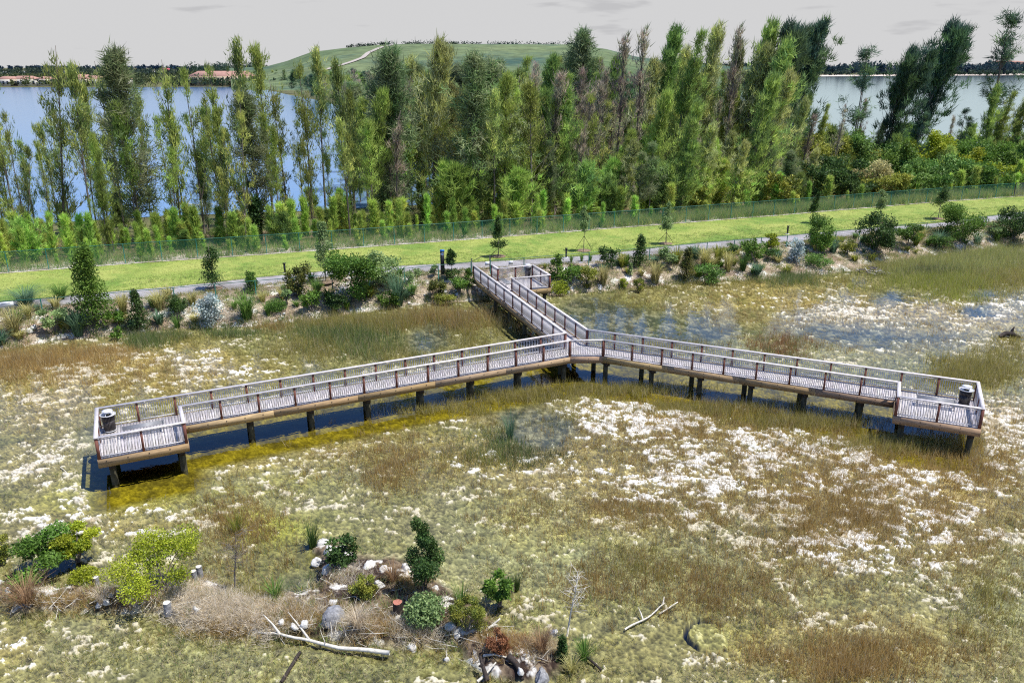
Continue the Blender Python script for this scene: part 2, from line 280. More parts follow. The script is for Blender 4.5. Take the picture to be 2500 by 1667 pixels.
# boardwalk rail corners (centre line of the rail cap) from the photograph, on the plane of the cap
ZD, ZR = 1.52, 2.59
BP = {k: G(x, y, ZR) for k, (x, y) in dict(A=(236, 996), B=(233, 1068), C=(448, 1030), D=(439, 991), E=(1392, 830), F=(1474, 829), G=(2196, 932), H=(2194, 967), I=(2401, 996.5), J=(2388, 932), K=(1434, 804), L=(1380, 812), M=(1157, 648), N=(1250.5, 679), O=(1200, 645.6), Q=(1215.6, 655), R=(1300.7, 646.4), S=(1342, 670.7)).items()}
def seg_near(p, a, b):                         # distance in front (camera side) of a deck edge a-b, and position along it
    d = (b - a); l = np.linalg.norm(d); d = d / l; w = p - a; u = w @ d; v = w[..., 0] * d[1] - w[..., 1] * d[0]
    return u, v, l
def near_band(p):
    t = np.zeros(p.shape[:-1])
    for a, b, w in (('B', 'C', 1.9), ('D', 'E', 1.9), ('E', 'F', 2.2), ('F', 'G', 2.4), ('H', 'I', 2.0)):
        u, v, l = seg_near(p, BP[a], BP[b]); t = np.maximum(t, sm(-3.5, -2.8, v) * (1 - sm(w * .75, w * 1.35, v)) * sm(-1.2, 0, u) * (1 - sm(l, l + 1.2, u)))
    return t

# ---- marsh: one finely divided bed of algae mud, floating crust and small islands, with a water sheet through it
cx = np.concatenate([np.linspace(-900, -40, 60), np.arange(-36, 2536, 2.7), np.linspace(2540, 3400, 60)])
cy = np.concatenate([np.arange(540, 1690, 2.3), np.linspace(1700, 2300, 40)])
PXg, PYg = np.meshgrid(cx, cy)
P0 = G(PXg, PYg, 0.0); X, Y = P0[..., 0], P0[..., 1]
w1 = fbm(X, Y, .22, 3, 3); w2 = fbm(X, Y, .9, 4, 11); w3 = fbm(X, Y, 3.2, 4, 23, .6); w4 = fbm(X, Y, 9.0, 3, 31, .6); w5 = fbm(X + .6 * w2, Y * 1.5, 1.25, 5, 41, .58)
wob = 60 * (w2 - .5); wob2 = 40 * (fbm(X, Y, .8, 3, 77) - .5)
bx, by = PXg + wob, PYg + wob2
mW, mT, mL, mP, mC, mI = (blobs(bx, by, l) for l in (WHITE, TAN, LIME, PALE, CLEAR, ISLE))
band = near_band(P0 + .5 * np.stack([w2 - .5, w3 - .5], -1))
mC = mC + .0
mN = blobs(bx, by, [(130, 980, 380, 220, 1.1), (2150, 765, 520, 75, .8), (420, 900, 260, 60, .5), (2450, 1020, 150, 120, .5), (1930, 1130, 300, 60, .25)])
white = sm(.588, .640, w5 * .50 + w3 * .32 + w4 * .18 + mW * .64 + .20 * (w1 - .5) - .28 * band * sm(.35, .62, w1 + .25 * band) - .15 * mC - .3 * np.clip(mI, 0, 1) - .006)
isl = sm(.30, .75, mI + .5 * (w2 - .5))
C = lambda *a: np.array(a)
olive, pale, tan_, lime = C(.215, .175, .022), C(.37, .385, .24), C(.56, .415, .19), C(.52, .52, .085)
k = lambda m: m[..., None]
col = lerp(C(.27, .25, .10), C(.36, .33, .175), k(sm(.35, .65, w1)))
col = lerp(col, C(.215, .22, .12), k(sm(.5, .66, w2)))
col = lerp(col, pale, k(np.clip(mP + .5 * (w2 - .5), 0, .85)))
col = lerp(col, tan_, k(np.clip(mT * 1.1 + np.clip(mW, 0, 1) * 3.2 + .9 * (w2 - .5), 0, .92)))
col = lerp(col, lime, k(np.clip(mL + .5 * (w2 - .5), 0, .9)))
col = lerp(col, lerp(C(.075, .09, .085), C(.30, .29, .22), k(sm(.46, .64, w3 * .6 + w2 * .4))), k(np.clip(mC * 1.3 - .1, 0, .92)))
col = lerp(col, lerp(C(.15, .118, .008), C(.30, .235, .01), k(sm(.38, .62, w2 * .6 + w3 * .4))), k(band * .95))  # olive strip along the deck: the boardwalk's reflection painted into the bed colour
fl = np.clip(-.05 + 2.05 * w4 * (.45 + 1.1 * w3), .16, 1.7) ** 1.1                # thatch flecks
col = col * .74 * k(lerp(fl, 1.0, np.clip(.30 * band + .5 * np.clip(mC, 0, 1), 0, .85)))
h = -.055 + .13 * (w3 - .5) + .10 * (w4 - .5) + .05 * (w2 - .5) - .14 * np.clip(mC, 0, 1) - .12 * band
h = lerp(h, .010 + .016 * w3 + .022 * w4, white)
wc = lerp(C(.46, .38, .25), C(.84, .82, .77), k(sm(.40, .62, w3 * .6 + w2 * .4 + mW * .28)))
wc = lerp(wc, lerp(C(.40, .33, .20), C(.66, .58, .42), k(w3)), k(np.clip(mN * .8, 0, .8)))
gr = np.random.default_rng(4).random(w4.shape); w6 = vn(X * 15, Y * 15, 71) * .6 + gr * .4
col = col * k(.62 + .76 * w6)
wc = lerp(wc, lerp(C(.42, .36, .22), C(.66, .61, .47), k(w3)), k(1 - sm(.03, .13, mW)))
wc = wc * .88 * k(np.clip(.48 + .62 * sm(.30, .62, w4) + .30 * (w6 - .5), .3, 1.12)); white = white * sm(.24, .42, w4 * .75 + w6 * .25 + .12 * (w3 - .5))
col = lerp(col, wc, k(white))
hi = .02 + .30 * sm(.3, 1.3, mI) + .16 * (w3 - .4) + .07 * w4
h = lerp(h, hi, isl)
mud = lerp(C(.040, .026, .022), C(.20, .15, .10), k(sm(.46, .62, w3 * .6 + w2 * .4))); mud = lerp(mud, C(.62, .59, .54), k(sm(.60, .66, fbm(X, Y, 1.7, 4, 61, .6))))
mud = lerp(mud, C(.52, .43, .33), k(np.clip(blobs(bx, by, [(560, 1490, 150, 40, 1.3), (450, 1475, 60, 30, .7)]), 0, .9)))
col = lerp(col, mud * k(.5 + 1.0 * w4), k(isl))
# algae covered round pad in the foreground, its rim lifted over open water on one side
pc = G(1733, 1549, 0); dr = np.hypot(X - pc[0], (Y - pc[1])); an = np.arctan2(Y - pc[1], X - pc[0])
rim = sm(.55, .45, np.abs(dr - .80) / .22 + .25 * w4) * sm(-.15, .4, np.cos(an - R(140))); h = h + .04 * sm(.75, .55, dr) - .35 * rim
col = lerp(col, C(.33, .31, .13) * k(fl), k(.8 * sm(.78, .6, dr))); col = lerp(col, C(.012, .014, .03), k(np.clip(rim * 1.3, 0, 1)))
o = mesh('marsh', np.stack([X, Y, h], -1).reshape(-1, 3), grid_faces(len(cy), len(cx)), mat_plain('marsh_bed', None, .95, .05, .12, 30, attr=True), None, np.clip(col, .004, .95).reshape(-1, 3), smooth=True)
tag(o, kind='structure')
def marsh_h(px, py):                           # height of small islands at a photo pixel
    m = float(blobs(np.array(float(px)), np.array(float(py)), ISLE)); return float(sm(.30, .75, m)) * (.08 + .30 * float(sm(.3, 1.3, m)))
q = np.array([*[G(x, y, 0) for x, y in ((-900, 2300), (3400, 2300), (3400, 540), (-900, 540))]])
o = mesh('marsh_water', np.c_[q, np.zeros(4)], np.array([[0, 1, 2, 3]]), mat_water('shallow_water', (.93, .94, .84), .03, 1.6, .10, ior=1.45)); tag(o, kind='structure')

# ---- strips along the shore
def strip(name, na, nb, zf, mat, s0=-130, s1=230, ds=.6, nn=8, kind='structure', extra=0):
    s = np.arange(s0, s1, ds); t = np.linspace(0, 1, nn); a, b = na(s), nb(s)
    n = a[:, None] + (b - a)[:, None] * t; S = np.repeat(s[:, None], nn, 1); P = xy(S, n)
    z = zf(S, n, P); o = mesh(name, np.concatenate([P, z[..., None]], -1).reshape(-1, 3), grid_faces(len(s), nn)[:, ::-1], mat, smooth=True); return tag(o, kind=kind)
def zbank(S, n, P): return groundz(P) + .20 * (fbm(P[..., 0], P[..., 1], .9, 4, 5) - .45) * sm(0, .25, groundz(P) + .14) * sm(ZB + .001, ZB - .2, groundz(P)) - .012
strip('bank', lambda s: n_shore(s) - .3, lambda s: n_low(s) + .1, zbank, mat_two('bank_mulch', (.24, .175, .12), (.42, .35, .26), .55, .42, .6, fine=7, fvar=.6, bump=.7, cc=(.66, .63, .57), scale2=.75), ds=.25, nn=34)
strip('path', lambda s: n_low(s), lambda s: n_up(s), lambda S, n, P: 0 * S + ZB + .004, mat_two('path_asphalt', (.30, .285, .29), (.39, .37, .38), .5, fine=25, fvar=.18, bump=.1, cc=(.24, .22, .21), scale2=.35), nn=4)
M_lawn = mat_two('lawn', (.215, .285, .060), (.34, .37, .10), .30, .36, .64, fine=9, fvar=.35, bump=.6, cc=(.16, .25, .05), scale2=.16)
strip('lawn', lambda s: n_up(s) - .03, n_fence, lambda S, n, P: ZB + .008 + .05 * fbm(P[..., 0], P[..., 1], .5, 3, 2), M_lawn, nn=14)
strip('sand_strip', lambda s: n_fence(s) - .25, lambda s: n_fence(s) + 3.0, lambda S, n, P: groundz(P) + .035 + .06 * fbm(P[..., 0], P[..., 1], .8, 3, 8), mat_two('sand', (.62, .56, .50), (.45, .38, .30), .8, fine=9, fvar=.3, bump=.4), nn=7)
strip('forest_floor', lambda s: n_fence(s) + 2.6, lambda s: n_fence(s) + 17, lambda S, n, P: groundz(P) + .02 + .35 * fbm(P[..., 0], P[..., 1], .5, 4, 9) * sm(17, 13, n - n_fence(S)) * sm(2.6, 5, n - n_fence(S)), mat_two('forest_soil', (.16, .10, .065), (.34, .24, .16), .4, .4, .62, fine=6, fvar=.6, bump=.8, cc=(.13, .14, .04), scale2=.3), nn=30)
# plain ground to the horizon
gp = np.array([*xy([-160, 260], [9, 9]), (9000, 60), (9000, 9000), (-9000, 9000), (-9000, -60)])
o = mesh('ground', np.c_[gp, np.full(6, .5)], np.array([[0, 1, 2, 3, 4, 5]]), mat_two('ground', (.10, .095, .045), (.13, .13, .05), .05, fine=1.2, fvar=.5, bump=.0)); tag(o, kind='structure')

def poly(name, px, z, mat):
    P = np.array([G(x, y, z) for x, y in px]); o = mesh(name, np.c_[P, np.full(len(P), z)], np.array([list(range(len(P)))]), mat); return tag(o, kind='structure')
lake1 = [(-1800, 218), (0, 214), (300, 213), (625, 212), (700, 231), (780, 246), (860, 265), (905, 292), (1000, 312), (1150, 347), (1330, 405), (1400, 450), (1380, 472), (1200, 488), (1000, 502), (700, 517), (400, 527), (100, 546), (-300, 575), (-1600, 655)]
lake2 = [(4200, 372), (2500, 362), (2100, 350), (1950, 320), (1850, 255), (1650, 215), (1600, 190), (1960, 186.5), (2300, 184), (2500, 182.5), (4200, 180)]
M_lake = mat_water('lake_water', (.15, .25, .40), .16, .35, .35, clear=False, stretch=(.6, 1.4, 1), gl=(.82, .92, 1))
M_lake2 = mat_water('lake_water_calm', (.42, .70, .74), .08, .35, .12, clear=False, stretch=(.6, 1.4, 1), gl=(.80, .96, 1))
poly('lake', lake1[::-1], .56, M_lake); poly('lake_beyond', lake2, .56, M_lake2)
poly('beach', [(1900, 187.5), (2200, 186), (2500, 184), (4200, 181.5), (4200, 178.3), (2500, 180.0), (2280, 181.6), (1900, 184)], .60, mat_plain('beach_sand', (.62, .52, .44), .9, .1, .1, .02))

# ---- grassed landfill hill with its pale track
crest = np.array([(560, 168), (650, 163), (700, 150), (760, 128), (850, 117), (930, 110.5), (1000, 108.5), (1200, 109), (1400, 110), (1480, 121), (1550, 139), (1680, 156), (1800, 163), (1900, 168)], float)
YH = 1000.0
cr_x = []; cr_z = []
for x, y in crest:
    a, b, c = ray(x, y); kk = YH / b; cr_x.append(a * kk); cr_z.append(max(CH + c * kk, 0))
hx = np.linspace(cr_x[0], cr_x[-1], 160); hy = np.concatenate([np.linspace(640, YH, 60), np.linspace(YH + 20, 1500, 14)])
HX, HY = np.meshgrid(hx, hy); HX = HX * np.maximum(HY, YH * .64) / YH; 
def hillz(x, y): zt = np.interp(x * YH / np.maximum(y, 640), cr_x, cr_z); return zt * sm(640, 1000, y) ** .8 * (1 - sm(1150, 1480, y))
HZ = hillz(HX, HY) + .8 * (fbm(HX, HY, .02, 3, 4) - .5) * (HY < 990) + .1
o = mesh('hill', np.stack([HX, HY, HZ], -1).reshape(-1, 3), grid_faces(len(hy), len(hx)), mat_two('hill_grass', (.095, .135, .060), (.15, .185, .085), .012, fine=.10, fvar=.35, bump=.0, cc=(.050, .095, .070), scale2=.006, stretch=(.7, 1, 1)), smooth=True); tag(o, kind='structure')  # dark blue-green patches are hillside shade painted into the grass colour
def on_hill(x, y):
    a, b, c = ray(x, y)
    for yy in np.arange(645, 1000, 2.0):
        kk = yy / b
        if CH + c * kk <= hillz(a * kk, yy) + .1: break
    return np.array([a * kk, yy, hillz(a * kk, yy) + 1.0])
tr = [on_hill(x, y) for x, y in ((958, 111.5), (930, 118), (900, 131), (886, 143), (860, 153), (820, 166), (790, 174))]
ta = Acc(); tr = np.array(tr); ti = np.linspace(0, len(tr) - 1, 30); T3 = np.stack([np.interp(ti, np.arange(len(tr)), tr[:, i]) for i in range(3)], 1)
wd = np.array([2.3, .8, 0]); ta.add(np.stack([T3 - wd, T3 + wd], 1).reshape(-1, 3), [[2 * i, 2 * i + 1, 2 * i + 3, 2 * i + 2] for i in range(29)])
tag(ta.build('hill_track', mat_plain('track_gravel', (.38, .34, .30), .9, .1, .1, .05)), kind='structure')
# ------------------------------------------------------------------ boardwalk: one thing with its parts
bw = empty('boardwalk', (0, 0, 0), 0, 'Y-shaped timber boardwalk on piles over the marsh, with three lookout platforms', 'boardwalk')
def proj_on(p, a, b): d = (b - a) / np.linalg.norm(b - a); return a + d * ((p - a) @ d)
Dp = proj_on(BP['D'], BP['A'], BP['L']); Gp = proj_on(BP['G'], BP['K'], BP['J']); Dc = proj_on(BP['C'], BP['A'], BP['L']); Gh = proj_on(BP['H'], BP['K'], BP['J'])
rb = np.random.default_rng(3)
def planks(name, a0, a1, b0, b1, skip=0.0):    # boards laid from side a to side b
    A_ = Acc(); n = max(3, int(max(np.linalg.norm(a1 - a0), np.linalg.norm(b1 - b0)) / .145))
    for i in range(n):
        t0, t1 = (i + .03) / n, (i + .97) / n
        q = [lerp(a0, a1, t0), lerp(a0, a1, t1), lerp(b0, b1, t1), lerp(b0, b1, t0)]
        if (q[1] - q[0])[0] * (q[3] - q[0])[1] - (q[1] - q[0])[1] * (q[3] - q[0])[0] < 0: q = q[::-1]
        z = ZD + rb.uniform(-.002, .002); g = rb.uniform(.86, 1.08); c = np.array([.49, .465, .46]) * g * np.array([1, rb.uniform(.96, 1.0), rb.uniform(.95, 1.03)])
        A_.hexa([np.array([*p, z - .04]) for p in q], [np.array([*p, z]) for p in q], c)
    return A_.build(name, M_deck, bw)
P_ = BP
planks('deck_boards', Dp, P_['L'], P_['D'], P_['E']); planks('deck_boards', P_['A'], Dp, P_['B'], P_['C'])
planks('deck_boards', P_['L'], P_['K'], P_['E'], P_['F']); planks('deck_boards', P_['K'], Gp, P_['F'], P_['G']); planks('deck_boards', Gp, P_['J'], P_['H'], P_['I'])
planks('deck_boards', P_['M'], P_['L'], P_['O'], P_['K']); planks('deck_boards', P_['Q'], P_['R'], P_['N'], P_['S'])
chains = ['MLABCDEFGHIJKN', 'NSRQO']
npost = 0
def run(p, q, i0, first_post, corner):
    global npost
    d = q - p; l = np.linalg.norm(d); d = d / l; out = np.array([d[1], -d[0]]); n = max(1, round(l / 1.82))
    dz = .003 * (i0 % 3)
    # fascia beam with bolts, laid outside the boards
    A_ = Acc(); L_ = l + .17; nb_ = max(1, round(L_ / 4.2)); p0 = p - d * .085 + out * .075
    for b_ in range(nb_):
        tone = np.array([.41, .29, .17]) * rb.uniform(.78, 1.18) * np.array([1, rb.uniform(.95, 1.03), rb.uniform(.85, 1.1)])
        c = p0 + d * L_ * (b_ + .5) / nb_; A_.box([*c, ZD - .215 + dz - .004 + rb.uniform(-.004, .004)], L_ / nb_ / 2 - .006, .022, .205 + rb.uniform(-.003, .003), d, tone)
        for e_ in np.arange(.35, L_ / nb_, .9):
            for z_ in (-.13, .09): A_.box([*(p0 + d * (L_ * b_ / nb_ + e_) + out * .026), ZD - .215 + z_], .022, .006, .022, d, (.06, .05, .045))
    A_.build('fascia_beam', M_fascia, bw)
    # rail cap
    A_ = Acc(); c = (p + q) / 2; A_.box([*c, ZR - .022 + dz * .7], l / 2 + .065, .086, .024, d); A_.build('rail_cap', M_rail, bw)
    for i in range(n):
        a, b = p + d * l * i / n, p + d * l * (i + 1) / n
        if i > 0 or first_post:
            w = .052 if i else .068
            A_ = Acc(); A_.box([*a, (ZD - .18 + ZR - .05) / 2], w, w, (ZR - .05 - ZD + .18) / 2, d); A_.build('rail_post', M_post, bw); npost += 1
        A_ = Acc(); L_ = np.linalg.norm(b - a); m = (a + b) / 2
        A_.box([*m, ZR - .135], L_ / 2 - .06, .020, .016, d); A_.box([*m, ZD + .105], L_ / 2 - .06, .022, .022, d)
        k = int(L_ / .105)
        for j in range(1, k): A_.box([*(a + (b - a) * j / k), (ZD + .12 + ZR - .15) / 2], 0.0125, .0125, (ZR - .15 - ZD - .12) / 2, d)
        A_.build('railing_panel', M_metal, bw)
i0 = 0
for ci, ch in enumerate(chains):
    for j in range(len(ch) - 1): run(P_[ch[j]], P_[ch[j + 1]], i0, not (ci == 1 and j == 0), True); i0 += 1
    if ci == 0 or True:
        a = P_[ch[-1]]; d = (P_[ch[-1]] - P_[ch[-2]]); d = d / np.linalg.norm(d); A_ = Acc(); A_.box([*a, (ZD - .18 + ZR - .05) / 2], .06, .06, (ZR - .05 - ZD + .18) / 2, d); A_.build('rail_post', M_post, bw)
def pile(p, r=.15, zt=ZD - .42):
    A_ = Acc(); A_.tube([[*p, -.9], [*p, .4], [*p, zt]], [r * 1.04, r, r * .97], 12); A_.build('pile', M_pile, bw, True)
def bents(a0, a1, b0, b1, ts, deep=True):
    for t in ts:
        a, b = lerp(a0, a1, t), lerp(b0, b1, t); d = (b - a) / np.linalg.norm(b - a); l = np.linalg.norm(b - a)
        pile(a + d * .28); pile(b - d * .28)
        A_ = Acc(); A_.box([*((a + b) / 2), ZD - .42 - .10], l / 2 + .02, .13, .10, d); A_.build('pile_cap_beam', M_darkwood, bw)
bents(Dp, P_['L'], P_['D'], P_['E'], np.linspace(.145, .985, 7)); bents(P_['A'], Dp, P_['B'], P_['C'], (.12, .93))
bents(P_['K'], Gp, P_['F'], P_['G'], np.linspace(.02, .90, 6)); bents(Gp, P_['J'], P_['H'], P_['I'], (.10, .93))
bents(P_['M'], P_['L'], P_['O'], P_['K'], np.linspace(.25, .93, 5)); bents(P_['Q'], P_['R'], P_['N'], P_['S'], (.9,))
A_ = Acc()                                     # joists under the boards
for a0, a1, b0, b1 in ((P_['A'], P_['L'], Dp * 0 + proj_on(P_['A'], P_['D'], P_['E']), P_['E']), (P_['K'], P_['J'], P_['F'], proj_on(P_['J'], P_['F'], P_['G'])), (P_['M'], P_['L'], P_['O'], P_['K']), (lerp(P_['A'], P_['B'], .45), lerp(Dp, P_['C'], .45), P_['B'], P_['C']), (lerp(Gp, P_['H'], .45), lerp(P_['J'], P_['I'], .45), P_['H'], P_['I'])):
    for t in (.15, .5, .85):
        p, q = lerp(a0, b0, t), lerp(a1, b1, t); d = (q - p); l = np.linalg.norm(d); A_.box([*((p + q) / 2), ZD - .19 - .004 * t], l / 2 - .05, .035, .14, d / l)
A_.build('floor_joists', M_darkwood, bw)

# ------------------------------------------------------------------ benches, bins
def bench(p, ang, label):
    b = empty('bench', (p[0], p[1], ZD), ang, label, 'bench', 'metal benches on the lookout platforms')
    A_ = Acc()
    for i in range(7): A_.box([0, -.21 + i * .07, .445], .92, .022, .012)
    A_.build('seat', M_bench, b)
    for s in (-1, 1):
        A_ = Acc()
        for q in (-1, 1): A_.box([s * .86, q * .22, .22], .025, .025, .21)
        A_.box([s * .86, 0, .415], .025, .245, .018); A_.build('leg', M_bench, b)
        A_ = Acc(); A_.tube([[s * .93, -.23, .43], [s * .93, -.23, .64], [s * .93, -.18, .67], [s * .93, .18, .67], [s * .93, .23, .64], [s * .93, .23, .43]], .018, 6); A_.build('armrest', M_bench, b)
    return b
dirL = BP['L'] - BP['A']; dirR = BP['J'] - BP['K']; dirS = BP['L'] - BP['M']
aL, aR, aS = (math.atan2(d[1], d[0]) for d in (dirL, dirR, dirS))
bench(G(345, 1058, ZD) + np.array([.16, 0]), aL, 'steel slat bench on the left end platform, beside its litter bin')
bench(G(2275, 993, ZD) + np.array([.16, 0]), aR, 'steel slat bench on the right end platform, beside its litter bin')
bench(lerp(BP['N'], BP['Q'], .47) + (BP['M'] - BP['O']) * .02, aS, 'steel slat bench where the small shore platform opens off the walkway')
def bin_(p, label):
    b = empty('litter_bin', (p[0], p[1], ZD), 0, label, 'litter bin', 'slatted litter bins on the lookout platforms')
    A_ = Acc()
    prof = [(.0, .26), (.10, .262), (.55, .285), (.78, .30), (.86, .345)]
    for i in range(28):
        t = 2 * math.pi * i / 28; c, s = math.cos(t), math.sin(t)
        for (z0, r0), (z1, r1) in zip(prof[:-1], prof[1:]):
            q = lambda z, r, w: [np.array([r * c - w * s, r * s + w * c, z + .05]), np.array([r * c + w * s, r * s - w * c, z + .05])]
            o0, o1 = q(z0, r0, .021), q(z1, r1, .021); u0, u1 = q(z0, r0 - .012, .021), q(z1, r1 - .012, .021)
            A_.hexa([o0[1], o0[0], u0[0], u0[1]], [o1[1], o1[0], u1[0], u1[1]])
    A_.build('slatted_body', M_bin, b)
    def ring(z, r, t, name, m):
        B_ = Acc(); a = np.linspace(0, 2 * math.pi, 33); B_.tube(np.c_[r * np.cos(a), r * np.sin(a), 0 * a + z], t, 6, cap=False); return B_.build(name, m, b, True)
    ring(.07, .265, .018, 'base_ring', M_binrim); ring(.90, .352, .016, 'rim_ring', M_binrim)
    B_ = Acc(); B_.tube([[0, 0, .05], [0, 0, .80]], .235, 24); B_.build('liner', M_black, b, True)
    B_ = Acc(); k = 28; a = np.arange(k) * 2 * math.pi / k                       # flared collar with the round mouth
    V = np.concatenate([np.c_[r * np.cos(a), r * np.sin(a), 0 * a + z] for r, z in ((.335, .905), (.25, .87), (.14, .865))])
    B_.add(V, [[i * k + j, i * k + (j + 1) % k, (i + 1) * k + (j + 1) % k, (i + 1) * k + j] for i in range(2) for j in range(k)]); B_.build('collar', M_binrim, b, True)
    B_ = Acc()
    for t in (.6, 2.7, 4.8): B_.tube([[.24 * math.cos(t), .24 * math.sin(t), .87], [.21 * math.cos(t), .21 * math.sin(t), 1.07]], .012, 5)
    B_.build('lid_bracket', M_binrim, b)
    B_ = Acc(); V = np.concatenate([np.c_[r * np.cos(a), r * np.sin(a), 0 * a + z] for r, z in ((.245, 1.055), (.245, 1.085), (.15, 1.12), (.02, 1.13))])
    B_.add(V, [[i * k + j, i * k + (j + 1) % k, (i + 1) * k + (j + 1) % k, (i + 1) * k + j] for i in range(3) for j in range(k)]); B_.build('rain_lid', M_binrim, b, True)
bin_(G(270, 1052, ZD), 'dark slatted litter bin in the corner of the left end platform')
bin_(G(2352, 989, ZD), 'dark slatted litter bin in the corner of the right end platform')
bin_(G(1288, 676, ZD), 'dark slatted litter bin on the small platform at the shore')

# ------------------------------------------------------------------ fences
def fence(name, label, pts, hgt, spacing, m, net, zb, rail_r=.028, post_r=.04, coff=0):
    f = empty(name, (0, 0, 0), 0, label, 'fence'); pts = np.asarray(pts)
    seg = np.linalg.norm(np.diff(pts, axis=0), axis=1); cum = np.concatenate([[0], np.cumsum(seg)]); n = max(1, round(cum[-1] / spacing))
    u = np.linspace(0, cum[-1], n + 1); Q = np.stack([np.interp(u, cum, pts[:, i]) for i in range(2)], 1); zs = np.array([zb(q) for q in Q])
    for q, z in zip(Q, zs):
        A_ = Acc(); A_.tube([[*q, z - .05], [*q, z + hgt - .01], [*q, z + hgt + .04]], [post_r, post_r, post_r * .6], 7); A_.build('fence_post', m, f, True)
    A_ = Acc(); A_.tube(np.c_[Q, zs + hgt], rail_r, 6); A_.build('top_rail', m, f, True)
    V = np.concatenate([np.c_[Q, zs + .04], np.c_[Q, zs + hgt]]); c = np.concatenate([np.c_[u, 0 * u, 0 * u], np.c_[u, 0 * u + hgt, 0 * u]]); k = n + 1
    mesh('wire_mesh', V, np.array([[i, i + 1, k + i + 1, k + i] for i in range(n)]), net, f, c + 10)
    return f
sf0, sf1 = -30, float(sn(fw[-1])[0])
ss = np.arange(sf0, sf1, 6.0); far_line = xy(ss, n_fence(ss)); far_line = np.concatenate([far_line, [fw[-1]]])
zfence = lambda q: ZB
fence('chain_link_fence', 'tall green chain-link fence between the lawn and the casuarina grove', far_line, 1.85, 3.05, M_green, M_net, zfence)
e0 = fw[-1]; e1_ = e0 + np.array([4.0, .35])
fence('chain_link_fence', 'grey chain-link panel with a dark end post beside the far end of the green fence', [e0 + np.array([.25, 0]), e1_], 1.9, 2.4, M_black, M_net3, zfence, post_r=.06)
near_px = [(-250, 752), (0, 736), (77, 731), (197, 722), (274, 715), (499, 696), (641, 684), (764, 674), (900, 663), (1036, 651), (1130, 641), (1150, 639.5)]
near2_px = [(1197, 636), (1240, 633), (1304, 627), (1389, 621), (1500, 612), (1626, 601), (1703, 594.5), (1775, 588), (1880, 579), (1915, 576), (2046, 563.5), (2288, 541), (2401, 529), (2500, 520), (2640, 507)]
fence('low_fence', 'low dark green wire fence along the path left of the boardwalk entrance', [G(x, y, ZB + 1.12) for x, y in near_px], 1.12, 3.05, M_green, M_net2, zfence, .024, .04)
fence('low_fence', 'low dark green wire fence along the path right of the boardwalk entrance', [G(x, y, ZB + 1.12) for x, y in near2_px], 1.12, 3.05, M_green, M_net2, zfence, .024, .04)
# gate at the entrance, its leaf swung open along the walkway
gt = empty('gate', (*G(1196, 660, ZB), ZB), 0, 'black gate leaf standing open at the landward end of the boardwalk', 'gate')
g0 = G(1152, 668, ZB) - G(1196, 660, ZB); g1 = G(1193, 667, ZB) - G(1196, 660, ZB)
for q in (np.zeros(2), g0):
    A_ = Acc(); A_.tube([[*q, -.05], [*q, 1.35]], .045, 8); A_.build('gate_post', M_black, gt)
lf = g0 * .93 + np.array([0, .5]); A_ = Acc()
A_.tube([[*(g0 + np.array([0, .1])), .1], [*(g0 + np.array([0, .1])), 1.05], [*(g0 * .5 + np.array([0, .55])), 1.22], [*np.array([.05, .35]), 1.2], [*np.array([.05, .35]), .1], [*(g0 + np.array([0, .1])), .1]], .025, 6)
A_.build('gate_leaf', M_black, gt)
for x, y in ((1189, 643), (1246.5, 641)):
    p = G(x, y, ZB + .75); b = empty('notice_board', (*p, ZB + .75), math.atan2(E1[1], E1[0]), 'small blank white notice ' + ('on the black gate at the boardwalk entrance' if x < 1200 else 'on the low fence behind the shore platform'), 'notice')
    A_ = Acc(); A_.box([0, -.06, 0], .20, .008, .18); A_.build('notice_plate', M_white, b)
p = G(17, 743, ZB + .95); b = empty('notice_board', (*p, ZB + .95), math.atan2(E1[1], E1[0]), 'white sign plate on the low fence at the left edge of the photo', 'notice')
A_ = Acc(); A_.box([0, -.06, 0], .42, .010, .20); A_.build('sign_plate', M_white, b)
A_ = Acc(); A_.box([-.05, -.073, .10], .26, .003, .022); A_.build('sign_lettering', M_bench, b)
# pylon
p = plant(1081, 669, ZB); py_ = empty('sign_pylon', (*p[:2], ZB - .05), 0, 'slim black sign pylon with a blue top and a round white emblem beside the path', 'sign')
A_ = Acc(); A_.box([0, 0, 1.0], .17, .07, .99); A_.build('pylon_body', M_black, py_)
A_ = Acc(); A_.box([0, 0, 2.085], .185, .085, .085); A_.build('pylon_cap', M_blue, py_)
th = np.arange(24) * 2 * math.pi / 24
A_ = Acc(); A_.add(np.concatenate([np.c_[.125 * np.cos(th), 0 * th - .085, 1.83 + .125 * np.sin(th)], np.c_[.125 * np.cos(th), 0 * th - .071, 1.83 + .125 * np.sin(th)]]), [[j, (j + 1) % 24, 24 + (j + 1) % 24, 24 + j] for j in range(24)])
A_.add([[0, -.085, 1.83]], np.zeros((0, 3), int)); A_.F[3].append(np.array([[j, 48, (j + 1) % 24] for j in range(24)])[:, ::-1])
em = A_.build('emblem_disc', M_white, py_)
A_ = Acc(); t2 = np.linspace(.15, math.pi - .15, 12); A_.tube(np.c_[.068 * np.cos(t2), 0 * t2 - .09, 1.80 + .06 * np.sin(t2)], .013, 5); A_.tube([[-.03, -.09, 1.815], [.03, -.09, 1.815]], .011, 5); A_.build('emblem_mark', M_blue, em)
